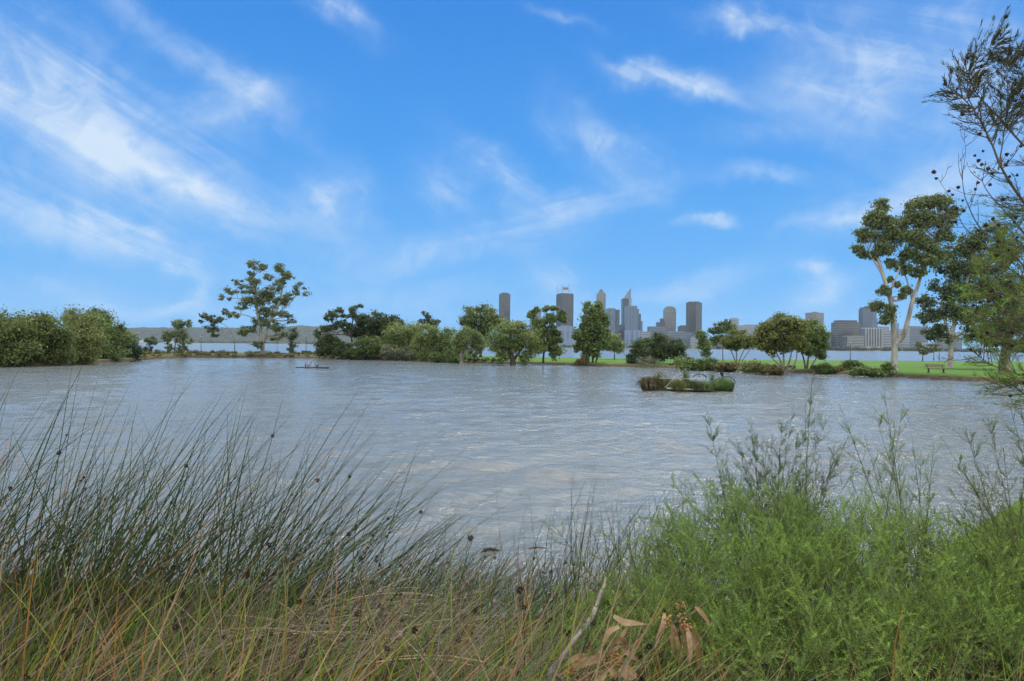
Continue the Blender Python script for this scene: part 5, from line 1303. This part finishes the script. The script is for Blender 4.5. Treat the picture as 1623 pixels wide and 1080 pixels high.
def add_branch(S, r, kind, off=np.zeros(3)):
    n = len(S); T = np.gradient(S,axis=0); seglen = np.linalg.norm(S[-1]-S[0])
    vis = np.arange(n)[3:]
    cnt = {'hi':50,'cone':9,'bare':10,'lo':34}[kind]
    for _ in range(cnt):
        j = int(rng.choice(vis[vis > n*.18])) if len(vis[vis > n*.18]) else n-2
        p0 = S[j]+off; td = unit(T[j]); s_ = unit(np.cross(td,rng.normal(size=3)))
        bias = np.array([.25,0,.05]) if kind != 'lo' else np.array([-.25,0,.1])
        d = unit(td*.6+s_*.7+bias); L = rng.uniform(.10,.34)*(1.15-.5*j/n)*(1.25 if kind == 'lo' else 1)
        tw_ = spline([p0,p0+d*L*.5+s_*.02,p0+d*L+np.array([0,0,.02])],8); twg.tube(tw_,np.linspace(r*.22+.0008,.0008,8),4,cap=False)
        # needles on the twig, swept forward
        k = {'hi':32,'cone':3,'bare':6,'lo':40}[kind]
        u = rng.uniform(.12,1,k); q = p0+d*L*u[:,None]
        nd = unit(d*.95+rand_unit(k,rng)*(.5 if kind != 'lo' else .75)+np.array([.1,0,.1]))
        b_s = unit(np.cross(nd,rand_unit(k,rng)))
        nb.leaves(q,nd,b_s,rng.uniform(.022,.055,k)*(1.0 if kind != 'lo' else 1.25),np.full(k,.0048 if kind != 'lo' else .0034),(3 if kind != 'lo' else rng.choice([0,4,2],p=[.35,.5,.15])))
        if rng.random() < {'hi':.10,'cone':.65,'bare':.18,'lo':.08}[kind]:
            cones.append(p0+d*L*rng.uniform(.3,1.02)+np.array([0,0,-.012]))
for pts, r, dy, kind in BR:
    S = spline([at(x,y,TY+dy) for x,y in pts],6*len(pts))
    S[:,1] += .04*np.sin(np.linspace(0,5,len(S))+r*900)
    lm = MB(); lm.tube(S,np.linspace(r,r*.2,len(S))*.68,6); lm.build("branch",BK['brown'],root,smooth=True)
    add_branch(S,r,kind)
# boughs on the far side of the trunk, away from the lake
for i in range(16):
    p0 = TP[6+int(i*1.4)]; a_ = rng.uniform(-1.1,1.5); L = rng.uniform(.7,1.25)*(1.1-.02*i)
    d = np.array([math.cos(a_),math.sin(a_),.75])
    S = spline([p0,p0+d*L*.5+np.array([0,0,.05]),p0+d*L*np.array([1,1,.8])],18)
    lm = MB(); lm.tube(S,np.linspace(.012,.003,18),6); lm.build("branch",BK['brown'],root,smooth=True)
    sv = S.copy(); off = np.array([3.0,0,0]); add_branch(S-off,.008,'hi' if i > 9 else 'lo',off)
# dead brown twigs in the lower part
dt = MB()
for _ in range(60):
    a = at(rng.uniform(1585,1660),rng.uniform(490,535),TY+rng.uniform(-.1,.15)); d = unit(np.array([-1,rng.normal()*.4,rng.normal()*.35]))
    dt.tube([a,a+d*.08+rng.normal(size=3)*.01,a+d*rng.uniform(.12,.25)],[.0018,.0014,.0006],4,cap=False)
dt.build("dead_twigs",WM['stem'],root)
nb.v += twg.v; nb.f += [(f+nb.n, m*0+5) for f, m in twg.f]; nb.build("foliage",FM+[WM['stem']],root)
for px, py in [(1545,247),(1551,255),(1556,261),(1566,268),(1572,275),(1558,240),(1594,262),(1600,280),(1612,278),(1618,232),(1484,283),(1480,273),(1504,303),(1510,309),(1519,297),(1550,290),(1546,300),(1569,293),(1526,318),(1596,245),(1536,172),(1570,180),(1608,352),(1610,345),(1560,395),(1537,392),(1585,450),(1567,477),(1543,484),(1554,479),(1574,497),(1530,513),(1555,534),(1565,528),(1573,557),(1579,548),(1541,531),(1570,590),(1597,583),(1612,494),(1618,542),(1580,383)]:
    cones.append(at(px,py,TY+rng.uniform(-.06,.1)))
cones = [c for c in cones if c[0] < 4.0][:95]
cm_ = MB(); cm_.ellipsoid((0,0,0),(.0115,.0115,.012),10,7,wob=.10); heads(cm_,np.zeros((1,3)),np.array([.0155]),34,0)
c0 = cm_.build("cone",[GM[7]],root,smooth=False)
c0.location = Vector(cones[0]-np.array(TB))
done(root); c0.matrix_parent_inverse = Matrix.Identity(4)
for q in cones[1:]:
    c = c0.copy(); COL.objects.link(c); c.parent = root; c.matrix_parent_inverse = Matrix.Identity(4); c.location = Vector(q-np.array(TB)); s_ = rng.uniform(.6,1.1); c.scale = (s_,s_,s_); c.rotation_euler = tuple(rng.uniform(0,6,3))

# ------------------------------------------------------------------ grey fallen branch and its dead leaves
P_ = [(872,1095,2.75),(874,1065,2.78),(890,1045,2.85),(912,1012,2.95),(930,992,3.1),(944,965,3.3),(951,943,3.4),(957,930,3.5),(960,916,3.6)]
S = spline([at(*q) for q in P_],44)
root = thing("fallen_branch","crooked grey fallen branch lying in the grass at the bottom centre","branch",S[0])
b = MB(); R = np.interp(np.linspace(0,1,44),[0,.12,.2,.5,.85,1],[.0155,.016,.012,.0115,.009,.005])*(1+.10*np.sin(np.arange(44)*1.7)); b.tube(S,R,9); b.build("stem",mat_noise("grey_dead_wood",(0.085,0.075,0.065),(0.23,0.205,0.18),9,.9,bump=.5,bscale=50),root,smooth=True)
b = MB(); b.tube([S[10],S[10]+np.array([.05,-.02,.03])],[.009,.004],6); b.tube([S[22],S[22]+np.array([-.03,-.01,.04])],[.008,.003],6); b.tube([S[5],S[5]+np.array([.05,.0,-.03])],[.012,.007],6); b.build("stub",bpy.data.materials["grey_dead_wood"],root,smooth=True)
done(root)
LM, _nt, _out = newmat("dead_leaf")
_tc = N(_nt,'ShaderNodeTexCoord'); _oi = N(_nt,'ShaderNodeObjectInfo')
_n1 = N(_nt,'ShaderNodeTexNoise',ins={'Vector':_tc.outputs['Object'],'Scale':28.0,'Detail':6.0,'Roughness':.7})
_s = N(_nt,'ShaderNodeMath',operation='MULTIPLY_ADD',ins={0:_oi.outputs['Random'],1:.42,2:-.2})
_a = N(_nt,'ShaderNodeMath',operation='ADD',use_clamp=True,ins={0:_n1.outputs[0],1:_s.outputs[0]})
_c = ramp(_nt,_a.outputs[0],[(.20,(0.13,0.075,0.035)),(.40,(0.26,0.155,0.075)),(.60,(0.39,0.25,0.135)),(.85,(0.50,0.355,0.21))])
_b = N(_nt,'ShaderNodeBump',ins={'Strength':.5,'Distance':.003,'Height':_n1.outputs[0]})
_p = N(_nt,'ShaderNodeBsdfPrincipled',ins={'Base Color':_c,'Roughness':.55,'Normal':_b.outputs[0]}); _t = N(_nt,'ShaderNodeBsdfTranslucent',ins={'Color':_c})
_m = N(_nt,'ShaderNodeMixShader',ins={0:.25,1:_p.outputs[0],2:_t.outputs[0]}); _nt.links.new(_m.outputs[0],_out.inputs[0])
NM = mat_noise("gum_nut",(0.20,0.085,0.025),(0.40,0.20,0.07),30,.6)
def gumleaf(b, pts, w):
    """curved lance leaf with a folded midrib"""
    S = spline(pts,12)+rng.normal(size=3)*.008; S[:,1] += .02*np.sin(np.linspace(0,3.1,12)+rng.uniform(0,6)); T = unit(np.gradient(S,axis=0)); view = unit(CAM-S)
    tw0, tw1 = rng.normal(0,.28,2); wv = np.cross(T,view); ang_ = np.linspace(tw0,tw1,12)[:,None]; sd_ = unit(wv*np.cos(ang_)+np.cross(T,wv)*np.sin(ang_)); ww = np.sin(np.linspace(0.12,1,12)**.8*math.pi)[:,None]*w*.5
    up = np.cross(sd_,T)
    V = np.stack([S-sd_*ww+up*ww*.35,S,S+sd_*ww+up*ww*.35],1).reshape(-1,3)
    f = []
    for i in range(11):
        a = i*3; f += [[a,a+1,a+4,a+3],[a+1,a+2,a+5,a+4]]
    b.add(V,f)
def dead_spray(label, stempts, leaves, nuts, Y):
    S = spline([at(x,y,Y+d) for x,y,d in stempts],20); root = thing("dead_leaf_spray",label,"dead branch",S[0])
    b = MB(); b.tube(S,np.linspace(.004,.002,20),6); b.build("twig",WM['stem'],root,smooth=True)
    for L in leaves:
        b = MB(); gumleaf(b,[at(x,y,Y+d) for x,y,d in L[0]],L[1]*.85); b.build("leaf",LM,root,smooth=True)
    for cx,cy,k,sp in nuts:
        b = MB()
        for _ in range(k):
            q = at(cx+rng.normal()*sp,cy+rng.normal()*sp*.8,Y-.03+rng.normal()*.015); d = unit(rng.normal(size=3))
            b.tube([q-d*.005,q-d*.001,q+d*.004,q+d*.0065],[.0022,.0046,.0044,.0025],6)
        b.build("gum_nuts",NM,root,smooth=True)
    return done(root)
dead_spray("brown dead gum leaves and seed nuts bunched at the bottom edge",[(1010,985,.1),(985,1010,.05),(955,1045,0),(930,1085,0)],
  [([(968,977,.05),(985,990,.03),(1005,994,.02),(1024,996,.02)],.030),([(985,990,.02),(972,1000,0),(965,1015,0),(960,1024,0)],.026),([(990,998,0),(985,1012,-.02),(975,1030,-.02)],.02),
   ([(962,1022,0),(985,1018,-.03),(998,1032,-.03),(998,1050,-.03)],.026),([(958,1045,0),(930,1052,-.04),(905,1068,-.05),(884,1082,-.05)],.040),([(940,1050,0),(922,1046,-.04),(905,1052,-.04),(893,1058,-.04)],.03),
   ([(975,1045,-.02),(992,1055,-.05),(1006,1068,-.05),(1020,1076,-.05)],.030),([(985,1035,-.02),(1000,1045,-.05),(1014,1058,-.05)],.024),([(965,1055,-.03),(975,1068,-.05),(980,1085,-.05)],.036),
   ([(985,1062,-.03),(1000,1078,-.05),(1020,1080,-.05)],.03),([(945,1040,0),(937,1025,0),(938,1012,0)],.018),([(955,1062,-.03),(945,1076,-.05),(930,1090,-.05)],.034),([(958,1035,-.02),(975,1028,-.05),(990,1026,-.05)],.02)],
  [(968,1048,24,9),(905,1064,26,8),(982,1042,12,7),(940,1076,14,8)],2.75)
dead_spray("brown dead gum leaves hanging in a fringe beside the bush",[(1120,955,.15),(1100,970,.08),(1075,985,0),(1050,990,0)],
  [([(1052,975,0),(1048,990,-.02),(1038,1012,-.02),(1034,1028,-.02)],.024),([(1060,990,0),(1068,1010,-.02),(1078,1040,-.02),(1083,1058,-.02)],.024),([(1064,988,0),(1068,1005,0),(1072,1025,0),(1075,1036,0)],.022),
   ([(1084,995,0),(1086,1015,-.02),(1088,1040,-.02),(1086,1058,-.02)],.026),([(1088,992,0),(1094,1015,0),(1098,1035,0),(1100,1045,0)],.020),([(1096,1000,0),(1102,1020,-.02),(1108,1045,-.02),(1115,1068,-.02)],.026),
   ([(1092,990,.05),(1102,1012,.05),(1106,1040,.05),(1104,1065,.05)],.02),([(1098,955,.1),(1108,965,.08),(1120,982,.08),(1124,992,.08)],.022),([(1070,1000,.04),(1072,1020,.04),(1074,1042,.04)],.02)],
  [(1058,985,12,6),(1078,980,12,6),(1086,993,14,5),(1076,962,11,5)],3.05)
